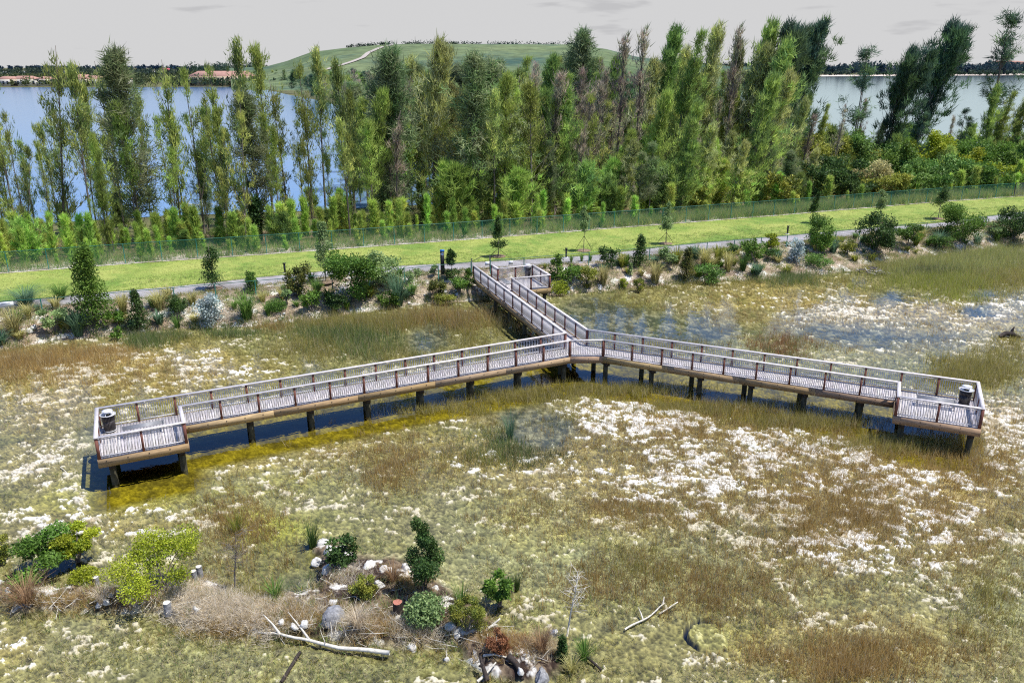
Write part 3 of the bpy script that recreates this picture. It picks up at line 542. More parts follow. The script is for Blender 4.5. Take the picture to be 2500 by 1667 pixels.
# path lights
for i, (x, y, lb) in enumerate(((696, 667, 'black path light in the grass left of the big bright shrub'), (1382, 629, 'black path light at the lawn edge behind the shore platform'), (1922, 572, 'black path light at the lawn edge left of the round dark shrub'))):
    p = plant(x, y, ZB); b = empty('path_light', (*p[:2], ZB), 0, lb, 'path light', 'black bollard lights along the path')
    A_ = Acc(); A_.box([0, 0, .42], .075, .06, .42); A_.build('bollard_post', M_black, b); A_ = Acc(); A_.box([0, -.03, .875], .12, .10, .035); A_.build('light_head', M_black, b); A_ = Acc(); A_.box([0, 0, .02], .2, .2, .02); A_.build('footing', M_white, b)
# ------------------------------------------------------------------ plants: builders
def strands(P, D, L, W, r):                    # thin tapering blades: root P, direction D, length L, width W
    n = len(P); D = D / (np.linalg.norm(D, axis=1, keepdims=True) + 1e-9)
    Rn = r.normal(size=(n, 3)); S = np.cross(D, Rn); S /= np.linalg.norm(S, axis=1, keepdims=True) + 1e-9
    V = np.stack([P - S * W[:, None] / 2, P + S * W[:, None] / 2, P + D * L[:, None]], 1).reshape(-1, 3)
    return V, np.arange(n * 3).reshape(n, 3)
def leaves(P, L, W, r, up=.35, N=None):        # small lens-shaped leaves
    n = len(P); D = r.normal(size=(n, 3)); D[:, 2] += up; D /= np.linalg.norm(D, axis=1, keepdims=True)
    Rn = r.normal(size=(n, 3)) + np.array([0, 0, 1.2]); S = np.cross(D, Rn); S /= np.linalg.norm(S, axis=1, keepdims=True) + 1e-9
    V = np.stack([P, P + D * (L * .45)[:, None] + S * (W / 2)[:, None], P + D * L[:, None], P + D * (L * .45)[:, None] - S * (W / 2)[:, None]], 1).reshape(-1, 3)
    return V, np.arange(n * 4).reshape(n, 4)
GREENS = dict(olive=(.36, .41, .11), bright=(.40, .53, .12), deep=(.16, .265, .09), grey=(.35, .375, .21), blue=(.09, .16, .125), brown=(.48, .34, .29), yellow=(.56, .58, .16), fresh=(.35, .54, .11))
def casuarina(seed, H=13., cr=1.7, base=.18, nb=60, tpb=8, spt=7, asc=50, pal=('olive', 'bright'), L=(.35, .8), droop=0.0, windx=0.0, gap=.25, bare=0.0, w=(.05, .09), fork=0, clump=.10):
    r = np.random.default_rng(seed); T = Acc(); CV, CF, CC = [], [], []; nv = 0
    heads = [(np.array([0, 0, 0.]), H)]
    if fork:
        for i in range(fork): heads.append((np.array([r.uniform(-.18, .18) * H, r.uniform(-.1, .1) * H, H * r.uniform(.05, .25)]), H * r.uniform(.7, .95)))
    for hi_, (off, Hh) in enumerate(heads):
        n = 10; t = np.linspace(0, 1, n); z0 = 0 if hi_ == 0 else off[2]
        ph = r.uniform(0, 6); wx = .018 * H * np.sin(3 * t + ph) * t + windx * H * t ** 2; wy = .018 * H * np.sin(2.6 * t + ph + 2) * t
        sx, sy = (0, 0) if hi_ == 0 else (off[0], off[1])
        tp = np.stack([wx + sx * t ** .8, wy + sy * t ** .8, z0 + (Hh - z0) * t], 1)
        T.tube(tp, H * .0085 * (1 - .93 * t) * (1 if hi_ == 0 else .7) + .012, 6)
        for b in range(nb // len(heads)):
            tb = base + (1 - base) * r.uniform(0, .98) ** .9
            if vn(np.array(tb * 9.0), np.array(seed * 3.1 + hi_), seed) < gap: continue
            p0 = np.array([np.interp(tb, t, tp[:, i]) for i in range(3)])
            prof = (1 - tb) ** .85 * (.5 + .5 * min(1, (tb - base) / .25 + .25)); bl = cr * (prof * 1.25 + .07) * r.choice([.35, .6, .9, 1.25, 1.5]) * r.uniform(.8, 1.2)
            a = r.uniform(0, 2 * math.pi); el = R(asc + r.uniform(-14, 14)) + .5 * tb * (1 if asc > 30 else .3)
            d = np.array([math.cos(a) * math.cos(el) + windx * 1.2, math.sin(a) * math.cos(el), math.sin(el)])
            q = np.linspace(0, 1, 4); bp = p0 + np.outer(q, d) * bl + np.outer(q ** 2, [windx * bl, 0, .12 * bl])
            T.tube(bp, np.linspace(.030, .008, 4) * (H / 13), 3, cap=False)
            if r.random() < bare: 
                for _ in range(4):
                    s = r.uniform(.3, 1); pp = p0 + d * bl * s; dd = d + r.normal(size=3) * .6; T.tube([pp, pp + dd * bl * .35], [.012, .004], 3, cap=False)
                continue
            pc_ = np.array(GREENS[pal[0]]); pd_ = np.array(GREENS[pal[1]]); c0 = lerp(pc_, pd_, r.uniform(0, 1)) * r.uniform(.65, 1.3)
            k = tpb * spt; s = np.repeat(r.uniform(.25, 1.08, tpb), spt); j = np.repeat(r.normal(size=(tpb, 3)) * .06 * cr, spt, 0)
            P = p0 + d * (bl * s)[:, None] + np.outer(s ** 2, [windx * bl, 0, .12 * bl]) + j + r.normal(size=(k, 3)) * clump
            D = d * .75 + np.array([windx, 0, .55 - droop]) + r.normal(size=(k, 3)) * .55
            V, Fc = strands(P, D, r.uniform(*L, k), r.uniform(*w, k), r)
            CV.append(V); CF.append(Fc + nv); nv += len(V); CC.append(np.repeat(c0 * r.uniform(.75, 1.25, (k, 1)), 3, 0))
    return T, (np.concatenate(CV), np.concatenate(CF), np.concatenate(CC))
PROTO = {}
def proto_tree(key, **kw):
    T, cr_ = casuarina(**kw)
    root = empty('casuarina_brush' if key == 'brush' else 'casuarina_tree', (0, 0, 0)); T.build('trunk', M_bark, root, True); mesh('crown', cr_[0], cr_[1], M_needle, root, cr_[2]); PROTO.setdefault(key, []).append([root, kw.get('H', 13.), False])
for i in range(9): proto_tree('slender', seed=10 + i, H=13., cr=2.2 + .3 * (i % 3), base=.14 + .06 * (i % 4), nb=58, tpb=6, spt=9, asc=42, pal=('olive', 'bright') if i % 2 else ('yellow', 'deep'), gap=.40, L=(.25, .55), w=(.05, .10), fork=i % 3 == 0, clump=.15)
for i in range(4): proto_tree('dense', seed=30 + i, H=13., cr=3.0, base=.08, nb=100, tpb=8, spt=14, asc=40, pal=('deep', 'grey'), droop=.85, gap=.24, L=(.35, .85), clump=.18)
for i in range(6): proto_tree('plume', seed=40 + i, H=13., cr=3.1, base=.05, nb=92, tpb=7, spt=13, asc=54, pal=(('bright', 'olive'), ('grey', 'yellow'), ('deep', 'bright'))[i % 3], windx=.07, gap=.24, L=(.35, .8), clump=.15)
for i in range(5): proto_tree('bare', seed=50 + i, H=13., cr=2.2, base=.25, nb=84, tpb=4, spt=5, asc=55, pal=('brown', 'grey'), gap=.2, bare=.5, windx=.03)
for i in range(3): proto_tree('dark', seed=60 + i, H=14., cr=3.9, base=.14, nb=140, tpb=9, spt=14, asc=50, pal=('blue', 'deep'), windx=.10, gap=.24, L=(.4, .95), w=(.06, .11), fork=2, clump=.15)
for i in range(2): proto_tree('gaunt', seed=70 + i, H=14., cr=3.2, base=.30, nb=60, tpb=6, spt=13, asc=40, pal=('blue', 'deep'), gap=.45, bare=.2, droop=.9, fork=1, clump=.16)
for i in range(6): proto_tree('brush', seed=80 + i, H=5., cr=1.9, base=.02, nb=70, tpb=6, spt=11, asc=50, pal=(('fresh', 'yellow'), ('bright', 'fresh'), ('deep', 'bright'))[i % 3], gap=.1, L=(.3, .75), w=(.05, .09), clump=.12, windx=.05)
tcount = 0
def copy_thing(o):
    c = o.copy(); COL.objects.link(c)
    for ch in o.children:
        d = ch.copy(); COL.objects.link(d); d.parent = c
    return c
rt = np.random.default_rng(99)
def tree(key, p, h, label, group=None, lean=0.0, rz=None, wide=1.0, cat='tree'):
    L_ = PROTO[key]; e = L_[rt.integers(len(L_))]; src, H0 = e[0], e[1]
    o = copy_thing(src) if e[2] else src; e[2] = True
    s = h / H0; o.location = p; o.scale = (s * wide, s * wide, s)
    windy = key in ('plume', 'dark', 'bare'); o.rotation_euler = (rt.uniform(-.03, .03), lean, (rt.uniform(-.6, .6) if windy else rt.uniform(0, 6.28)) if rz is None else rz)
    o['label'] = label; o['category'] = cat
    if group: o['group'] = group
    return o
def at_n(x, n, z=None):                        # foot on the line n metres behind the green fence, in photo column x
    lo, hi = 300., 700.; y = 560.
    for _ in range(40):
        zz = float(groundz(G(x, y, .8))) if z is None else z
        s, m = sn(G(x, y, zz)); g = m - float(n_fence(s))
        if g < n: hi = y
        else: lo = y
        y = (lo + hi) / 2
    p = G(x, y, zz); return np.array([p[0], p[1], zz])
def top_h(p, y):                               # height that reaches photo row y above the foot p
    lo, hi = .1, 60.
    for _ in range(40):
        m = (lo + hi) / 2
        if PXL(p[0], p[1], p[2] + m)[1] > y: lo = m
        else: hi = m
    return m
# trees one can single out: kind, photo column of the foot, metres behind the fence, row of the top, lean, label
BIG = [('slender', 160, 14, 107, -.12, 'tall left-leaning casuarina with a split sparse top above the far roofs, near the left edge'),
 ('slender', 45, 18, 200, -.03, 'olive casuarina at the left edge, its top at the level of the far lake shore'),
 ('slender', 236, 12, 170, -.02, 'olive casuarina right of the split-topped tall one, reaching the far roofs'),
 ('slender', 262, 20, 215, 0, 'thin casuarina ending below the far shore, right of the split-topped tree'),
 ('dense', 352, 14, 131, -.03, 'dense dark casuarina with a thin tip above the far treeline, left third of the grove'),
 ('slender', 306, 22, 150, 0, 'casuarina with a thin bare tip just left of the dense dark one'),
 ('slender', 445, 15, 146, 0, 'slim yellow-green casuarina with a needle-like tip above the treeline'),
 ('slender', 500, 17, 176, 0, 'olive casuarina in front of the left end of the apartment roof'),
 ('slender', 558, 14, 166, 0, 'olive casuarina in front of the middle of the apartment roof'),
 ('slender', 612, 20, 110, .0, 'thin tall casuarina with a lone tuft high above the apartment block'),
 ('dense', 640, 10, 236, 0, 'short dark drooping casuarina in front of the lake, below the apartment block'),
 ('slender', 668, 24, 124, 0, 'thin casuarina with a narrow tuft beside the foot of the hill'),
 ('slender', 708, 13, 196, 0, 'forked open casuarina where the lake narrows'),
 ('slender', 768, 12, 170, 0, 'open branching casuarina seen against the inlet of the lake'),
 ('slender', 797, 20, 132, 0, 'yellow-green casuarina rising in front of the left slope of the hill'),
 ('slender', 862, 15, 158, -.02, 'casuarina with a bare dark stem in front of the pale hill track'),
 ('dense', 958, 12, 131, 0, 'dark tall casuarina with ragged drooping limbs left of the reddish dead trees'),
 ('plume', 1062, 14, 112, -.02, 'thin yellowish casuarina reaching the hill crest'),
 ('dense', 1150, 11, 140, .02, 'broad dark casuarina with drooping foliage in the middle of the grove'),
 ('dense', 1205, 14, 150, .04, 'dark drooping casuarina just right of the broad one in mid grove'),
 ('dense', 1415, 60, 82, 0, 'dark blue-green casuarina breaking the skyline over the right end of the hill'),
 ('bare', 1500, 26, 84, 0, 'bare grey dead casuarina standing above the grove right of the hill'),
 ('bare', 1545, 30, 68, 0, 'tall nearly leafless casuarina on the skyline, second bare one right of the hill'),
 ('plume', 1590, 40, 78, .03, 'feathery casuarina leaning right on the skyline left of the densest stand'),
 ('plume', 1640, 34, 88, .05, 'wide feathery bright casuarina leaning right on the skyline'),
 ('plume', 1690, 44, 77, .05, 'blue-green feathery casuarina on the skyline, left of a bare spire'),
 ('bare', 1762, 36, 62, 0, 'thin bare spire of a casuarina above the right part of the grove'),
 ('plume', 1800, 40, 63, .06, 'tall feathery casuarina just right of the bare spire'),
 ('dark', 1862, 34, 72, .03, 'big dense blue-green casuarina ending the tall stand at the right lake'),
 ('dark', 1915, 40, 68, .06, 'second big dense blue-green casuarina, its right side over the lake'),
 ('plume', 1655, 7, 255, .04, 'bright green plume-like casuarina in front of the stand, just behind the fence'),
 ('plume', 1580, 12, 230, .04, 'bright casuarina in front of the deep shaded gap behind the fence'),
 ('gaunt', 2072, 30, 118, 0, 'thin multi-stemmed casuarina in front of the right lake'),
 ('dark', 2158, 34, 131, 0, 'middling dark casuarina left of the big dark leaning tree on the right lake'),
 ('dark', 2222, 36, 64, .10, 'big dark leaning casuarina standing against the pale right lake'),
 ('gaunt', 2396, 30, 32, .03, 'gaunt dark casuarina with a few raised arms, tallest at the right edge'),
 ('plume', 2455, 26, 222, .03, 'low green casuarina right of the gaunt one by the lake'),
 ('plume', 2496, 24, 205, .03, 'low green casuarina at the right edge of the photo')]
for k, x, n, yt, ln, lb in BIG:
    p = at_n(x, n); tree(k, p, top_h(p, yt), lb, None, ln, None, .8 if k == 'slender' else 1.0)
def scatter(N, x0, x1, nlo, nhi, ylo, yhi, keys, label, group, lean=(-.05, .05), wide=(.85, 1.1), topf=None):
    for i in range(N):
        x = lerp(x0, x1, (i + rt.random()) / N); p = at_n(x, rt.uniform(nlo, nhi)); yt = rt.uniform(ylo, yhi) if topf is None else topf(x) + rt.uniform(ylo, yhi)
        k = keys[rt.integers(len(keys))]; tree(k, p, top_h(p, yt), label[k] if isinstance(label, dict) else label, group if not isinstance(label, dict) else group + ', ' + k, rt.uniform(*lean), None, rt.uniform(*wide))
scatter(26, -90, 900, 5, 26, 215, 330, ['slender'], 'slender olive casuarina in the see-through row in front of the left lake', 'slender casuarinas along the left lake', (-.10, .03), (.62, .92))
scatter(9, -90, 1350, 6, 24, 330, 420, ['slender', 'plume', 'dense'], {'slender': 'short thin casuarina low in the left half of the grove', 'plume': 'short feathery casuarina low in the left half of the grove', 'dense': 'short dark casuarina low in the left half of the grove'}, 'low casuarinas of the left half', (-.08, .05), (.7, .95))
tl = lambda x: np.interp(x, [880, 1000, 1250, 1400, 1480, 1560, 1700, 1900, 1960], [190, 170, 160, 150, 140, 120, 105, 110, 150])
scatter(34, 900, 1480, 6, 60, 10, 110, ['slender', 'bare', 'plume', 'bare', 'slender'], {'slender': 'olive casuarina in the tangled middle of the grove below the hill', 'plume': 'feathery yellow-green casuarina in the tangled middle of the grove below the hill', 'bare': 'half-dead greyish brown casuarina in the tangled middle of the grove'}, 'tangled middle of the grove', (-.05, .08), (.9, 1.2), tl)
scatter(34, 1430, 1960, 5, 60, 0, 190, ['plume', 'plume', 'slender', 'bare'], {'slender': 'olive casuarina in the tall right stand of the grove', 'plume': 'feathery wind-swept casuarina in the tall right stand of the grove', 'bare': 'half-dead casuarina in the tall right stand of the grove'}, 'tall right stand', (0, .10), (.9, 1.2), tl)
scatter(12, 1500, 1960, 4, 14, 190, 260, ['plume', 'dense'], {'plume': 'bright plume-like casuarina at the front of the right stand', 'dense': 'dark casuarina at the front of the right stand'}, 'front of the right stand', (0, .08), (1., 1.3), tl)
scatter(12, 1960, 2540, 16, 40, 215, 300, ['gaunt', 'plume', 'bare'], {'gaunt': 'thin dark casuarina among the shrubs by the right lake', 'plume': 'low feathery casuarina among the shrubs by the right lake', 'bare': 'thin leafless casuarina among the shrubs by the right lake'}, 'thin trees by the right lake', (-.02, .08))
for i in range(150):
    x = rt.uniform(-80, 900) if i < 45 else rt.uniform(850, 1960) if i < 118 else rt.uniform(1940, 2560); n = rt.uniform(4, 24) if i < 45 else 5 + 60 * rt.random() ** 1.5 if i < 118 else rt.uniform(10, 44)
    p = at_n(x, n); h = rt.uniform(2.6, 5.6) * (.72 if i < 45 else 1.25)
    if i < 45 and i % 5 > 1: continue
    tree('brush', p, h, 'low feathery casuarina brush ' + ('under the see-through row along the left lake' if i < 45 else 'filling the gaps between trunks in the middle and right grove' if i < 118 else 'between the broadleaf thicket and the right lake'), 'casuarina brush, ' + ('left' if i < 45 else 'middle' if i < 118 else 'right'), .04, None, rt.uniform(1., 1.5), 'shrub')
# trees farther off on the neck of land between the two lakes
far_parts = {'trunk': [[], [], 0], 'crown': [[], [], [], 0]}
def bake(key, p, h, wide):                     # far trees one could not count go into one mesh
    L_ = PROTO[key]; src, H0, _ = L_[rt.integers(len(L_))]; sc = h / H0; a = rt.uniform(0, 6.28); ca, sa = math.cos(a), math.sin(a)
    for ch in src.children:
        if ch.name.startswith('trunk'): continue
        me = ch.data; n = len(me.vertices); V = np.empty(n * 3, np.float32); me.vertices.foreach_get('co', V); V = V.reshape(-1, 3) * [sc * wide, sc * wide, sc]; V = np.c_[V[:, 0] * ca - V[:, 1] * sa, V[:, 0] * sa + V[:, 1] * ca, V[:, 2]] + p
        c = np.empty(n * 4, np.float32); me.color_attributes['Col'].data.foreach_get('color', c); F3 = np.arange(n).reshape(-1, 3); keep = rt.random(len(F3)) < .55; idx = F3[keep].ravel()
        P_ = far_parts['crown']; P_[0].append(V[idx]); P_[2].append(c.reshape(-1, 4)[idx, :3] * rt.uniform(.75, 1.2)); P_[1].append(len(idx))
for i in range(230):
    x = rt.uniform(640, 900) if i < 90 else rt.uniform(860, 1900); y = np.interp(x, [640, 700, 900, 1100, 1300, 1900], [216, 236, 296, 330, 330, 280]) - 3 - 95 * rt.random() ** 1.4
    y = max(y, 184); p = np.array([*G(x, y, .5), .5]); bake(('dense', 'bare', 'plume', 'dark', 'bare')[rt.integers(5)] if x > 860 else ('dark', 'dense', 'bare', 'plume')[rt.integers(4)], p, rt.uniform(9, 16), rt.uniform(1.3, 1.8))
P_ = far_parts['crown']; V = np.concatenate(P_[0]); tag(mesh('far_grove', V, np.arange(len(V)).reshape(-1, 3), M_needle, None, np.concatenate(P_[2])), 'far wood of green and bare casuarinas on the neck of land below the hill', 'trees', None, 'stuff')
scatter(16, 850, 1130, 45, 110, 0, 60, ['bare'], 'pinkish-grey leafless casuarina in the haze of bare twigs below the hill', 'bare trees below the hill', (-.03, .05), (1.1, 1.5), lambda x: 165)
scatter(14, 1150, 1480, 12, 50, 0, 110, ['bare'], 'leafless grey casuarina in the tangled right middle of the grove', 'bare trees right of mid grove', (-.03, .06), (1., 1.3), lambda x: 140)
scatter(30, 850, 1460, 45, 125, 0, 55, ['plume', 'slender', 'bare', 'dense'], {'slender': 'olive casuarina of the farther ranks screening the foot of the hill', 'plume': 'feathery casuarina of the farther ranks screening the foot of the hill', 'bare': 'bare casuarina of the farther ranks screening the foot of the hill', 'dense': 'dark casuarina of the farther ranks screening the foot of the hill'}, 'farther ranks below the hill', (-.03, .05), (1., 1.4), lambda x: np.interp(x, [850, 1000, 1250, 1400, 1460], [178, 152, 140, 128, 125]))
scatter(36, 860, 1470, 7, 34, 210, 330, ['slender', 'plume', 'slender', 'bare'], {'slender': 'shorter olive casuarina crowding the middle of the grove', 'plume': 'shorter feathery casuarina crowding the middle of the grove', 'bare': 'shorter half-dead casuarina crowding the middle of the grove'}, 'crowded middle of the grove', (-.06, .06), (.9, 1.2))
for L_ in PROTO.values():                      # leave nothing unused lying about
    for e in L_:
        if not e[2]:
            for ch in list(e[0].children): bpy.data.objects.remove(ch)
            bpy.data.objects.remove(e[0])
# saplings between the fence and the grove, each one mesh
SP = []
for i in range(6):
    T, cr_ = casuarina(200 + i, H=3., cr=.62, base=.02, nb=42, tpb=6, spt=7, asc=62, pal=('fresh', 'yellow') if i % 2 else ('fresh', 'bright'), L=(.25, .6), gap=.05, w=(.04, .07), clump=.05)
    o = mesh('casuarina_sapling', cr_[0], cr_[1], M_needle, None, cr_[2] * 1.15); SP.append([o, False])
def sapling(p, h, label, group, wide=1.0):
    e = SP[rt.integers(len(SP))]; o = e[0].copy() if e[1] else e[0]
    if e[1]: COL.objects.link(o)
    e[1] = True; o.location = p; o.scale = (h / 3 * wide, h / 3 * wide, h / 3); o.rotation_euler = (0, rt.uniform(-.05, .12), rt.uniform(0, 6.28)); tag(o, label, 'sapling', group)
for i in range(230):
    x = rt.uniform(-60, 1560) if i < 175 else rt.uniform(1560, 2540); n = rt.uniform(.6, 12.)
    sapling(at_n(x, n), rt.uniform(1.4, 4.4) * (1 if n > 2 else .75), 'bright green feathery casuarina sapling between the green fence and the grove', 'saplings behind the green fence', rt.uniform(.8, 1.4))
# fallen dead trunks in the undergrowth
def stick(name, pts, r0, r1, m, label, cat, twigs=0, seed=0, group=None, k=7):
    r = np.random.default_rng(seed); P = np.asarray(pts, float); c = P.mean(0) * [1, 1, 0]; o = empty(name, c, 0, label, cat, group)
    q = np.linspace(0, len(P) - 1, 4 * len(P)); Q = np.stack([np.interp(q, np.arange(len(P)), P[:, i]) for i in range(3)], 1); l = np.linalg.norm(P[-1] - P[0]); Q += (np.stack([fbm(q + seed, q * 0 + 3.3 * i, .9, 2, seed) - .5 for i in range(3)], 1)) * .05 * l
    A_ = Acc(); A_.tube(Q - c, np.linspace(r0, r1, len(Q)), k); A_.build('stem', m, o, True)
    for t in range(twigs):
        i = r.integers(2, len(Q) - 1); d = (Q[i] - Q[i - 1]); d /= np.linalg.norm(d); d = d + r.normal(size=3) * .7; d[2] = abs(d[2]) * .6; L_ = l * r.uniform(.08, .2); B_ = Acc(); p = Q[i] - c
        B_.tube([p, p + d * L_ * .5, p + d * L_ + r.normal(size=3) * .1 * L_], [r1 * 1.2 + r0 * .25, r1 + r0 * .12, r1 * .5], 5); B_.build('branch', m, o, True)
    return o
def g3(x, y, z): p = G(x, y, z); return [p[0], p[1], z]
for i, (a, b, za, zb_, lb) in enumerate((((1150, 458), (1225, 497), 4.0, .8, 'broken pale trunk leaning down beside the gap behind the fence, mid photo'), ((430, 495), (520, 500), 1.6, .9, 'fallen bare branch in the undergrowth left of centre'), ((540, 505), (600, 530), 1.6, .9, 'fallen grey branch right of another in the left undergrowth'), ((130, 518), (175, 545), 1.5, .9, 'short fallen branch in the undergrowth near the left edge'), ((165, 577), (235, 580), 1.2, 1.1, 'grey log lying behind the fence near the left edge'))):
    stick('fallen_tree', [g3(*a, za), g3((a[0] + b[0]) / 2, (a[1] + b[1]) / 2 + 4, (za + zb_) / 2), g3(*b, zb_)], .10, .05, M_palebark, lb, 'fallen tree', 4, 300 + i)

# ------------------------------------------------------------------ leafy shrubs, fountain grasses, young staked trees
PAL = dict(green=((0.083, 0.173, 0.030), (0.180, 0.300, 0.045)), dark=((0.042, 0.091, 0.025), (0.105, 0.175, 0.042)), lime=((0.250, 0.325, 0.025), (0.413, 0.450, 0.037)), pale=((0.195, 0.300, 0.105), (0.375, 0.480, 0.195)), bronze=((0.075, 0.105, 0.033), (0.225, 0.225, 0.045)), silver=((0.414, 0.506, 0.483), (0.632, 0.713, 0.690)), olive=((0.150, 0.200, 0.040), (0.384, 0.384, 0.064)), tan=((0.338, 0.297, 0.121), (0.567, 0.513, 0.230)), bluegr=((0.088, 0.184, 0.104), (0.208, 0.320, 0.192)), straw=((0.425, 0.400, 0.125), (0.650, 0.600, 0.275)), red=((0.208, 0.078, 0.039), (0.351, 0.156, 0.078)), brown=((0.286, 0.169, 0.091), (0.494, 0.338, 0.195)), bleach=((0.550, 0.462, 0.330), (0.792, 0.682, 0.528)), grass=((0.096, 0.208, 0.040), (0.224, 0.352, 0.080)))
def crown_pts(r, n, lobes, spread):
    idx = r.integers(len(lobes), size=n); c = np.array([l[:3] for l in lobes])[idx]; s = np.array([l[3:] for l in lobes])[idx]
    d = r.normal(size=(n, 3)); d /= np.linalg.norm(d, axis=1, keepdims=True); rr = r.random(n) ** (1 / 2.2)
    return c + d * s * (rr * spread)[:, None], idx
def shrub(x, y, ytop, wpx, pal, label, cat='shrub', form='round', leaf=.13, dens=1.0, seed=0, z0=None, stems=True, group=None, name='shrub'):
    p = plant(x, y, z0); d = np.hypot(p[0], p[1]) ; h = top_h(p, ytop); w = wpx * math.hypot(d, CH - p[2]) / F
    r = np.random.default_rng(abs(1000 + seed + int(x) * 7 + int(y))); o = empty(name, p, 0, label, cat, group); lobes = []
    if form == 'round': spec = [(h * .45, w * .30, h * .36, 0)] + [(h * r.uniform(.18, .92), w * r.uniform(.10, .22), h * r.uniform(.10, .20), w * .40) for _ in range(15)]
    elif form == 'column': spec = [(h * t, w * .5 * (1 - .72 * t) * r.uniform(.8, 1.1), h * .15, w * .06) for t in (.14, .26, .38, .5, .62, .74, .86, .93)]
    elif form == 'spread': spec = [(h * r.uniform(.25, .9), w * .2, h * .12, w * .36) for _ in range(10)]
    elif form == 'open': spec = [(h * r.uniform(.35, .95), w * .15, h * .11, w * .38) for _ in range(11)]
    elif form == 'dome': spec = [(h * .38, w * .48, h * .5, 0)]
    elif form == 'tall': spec = [(h * .46, w * .30, h * .24, 0), (h * .26, w * .22, h * .16, w * .08)] + [(h * r.uniform(.25, .68), w * r.uniform(.11, .18), h * r.uniform(.08, .14), w * .34) for _ in range(13)] + [(h * z_, w * .11, h * .09, w * .12) for z_ in (.68, .76, .84, .92)]
    elif form == 'upright': spec = [(h * r.uniform(.12, .62), w * r.uniform(.14, .24), h * .16, w * .30) for _ in range(11)] + [(h * r.uniform(.55, .97), w * r.uniform(.07, .15), h * .10, w * .26) for _ in range(9)]
    for zc, rx, rz, off in spec:
        a = r.uniform(0, 6.28); e = r.uniform(.5, 1) * off; lobes.append((math.cos(a) * e, math.sin(a) * e, zc, rx, rx, rz))
    if z0 is not None and name == 'shrub': dens *= 1.5; leaf *= .88
    if z0 is None: leaf = leaf * 1.35; lobes = [(l[0], l[1], l[2], l[3] * 1.32, l[4] * 1.32, l[5] * 1.2) for l in lobes]
    n = int(np.clip(dens * 6.5 * w * h / (leaf * leaf * .5), 300, 8500)); P, idx = crown_pts(r, n, lobes, 1.0); P[:, 2] = np.maximum(P[:, 2], .03)
    lc = lerp(np.array(PAL[pal][0]), np.array(PAL[pal][1]), r.random((len(lobes), 1)) * .8)[idx] * r.uniform(.7, 1.3, (n, 1)) * r.uniform(.65, 1.3, (len(lobes), 1))[idx]; new = r.random(n) < .16; lc[new] = np.array(PAL[pal][1]) * r.uniform(.9, 1.35, (new.sum(), 1))
    V, Fq = leaves(P, leaf * r.uniform(.7, 1.4, n), leaf * r.uniform(.4, .7, n), r); mesh('foliage', V, Fq, M_leaf, o, np.repeat(lc, 4, 0))
    if stems:
        A_ = Acc()
        for l in lobes[:7]: A_.tube([[r.uniform(-.06, .06), r.uniform(-.06, .06), -.1], [l[0] * .35, l[1] * .35, l[2] * .5], [l[0], l[1], l[2]]], [.035, .022, .010], 5)
        A_.build('stems', M_bark, o, True)
    return o
def tuft_mesh(r, h, w, pal, n, bw_, arch=.9, flat=0.0):
    a = r.uniform(0, 6.28, n); rad = w / 2 * r.uniform(.35, 1.1, n); hh = h * r.uniform(.55, 1.1, n) * (1 - flat * (rad / w))
    c, s = np.cos(a), np.sin(a); rb_ = .12 * w * r.random(n); ts = (0, .4, .75, 1.0); V = []
    for t in ts:
        ro = rb_ + rad * t ** 1.5; z = hh * (t * (1 + arch * .75) - arch * .75 * t ** 2.4 * 1.15); wd = bw_ * (1.15 - t) * r.uniform(.8, 1.2, n) * .5
        ctr = np.stack([ro * c, ro * s, z], 1); sd_ = np.stack([-s, c, 0 * c], 1) * wd[:, None]; V += [ctr - sd_, ctr + sd_]
    V = np.stack(V, 1).reshape(-1, 3); b = np.arange(n)[:, None] * 8
    Fq = np.concatenate([b + np.array([2 * i, 2 * i + 1, 2 * i + 3, 2 * i + 2]) for i in range(3)])
    cc = lerp(np.array(PAL[pal][0]), np.array(PAL[pal][1]), r.random((n, 1))) * r.uniform(.7, 1.25, (n, 1))
    return V, Fq, np.repeat(cc, 8, 0)
def tuft(x, y, ytop, wpx, pal, label, cat='grass clump', n=170, bw_=.03, arch=.9, z0=None, name='grass_clump', seed=0):
    p = plant(x, y, z0); h = top_h(p, ytop); w = wpx * math.sqrt(p[0] ** 2 + p[1] ** 2 + (CH - p[2]) ** 2) / F
    r = np.random.default_rng(5000 + seed + int(x) * 3 + int(y)); V, Fq, C_ = tuft_mesh(r, h, w, pal, n, bw_, arch); o = mesh(name, V, Fq, M_blade, None, C_); o.location = p - np.array([0, 0, .04]); return tag(o, label, cat)
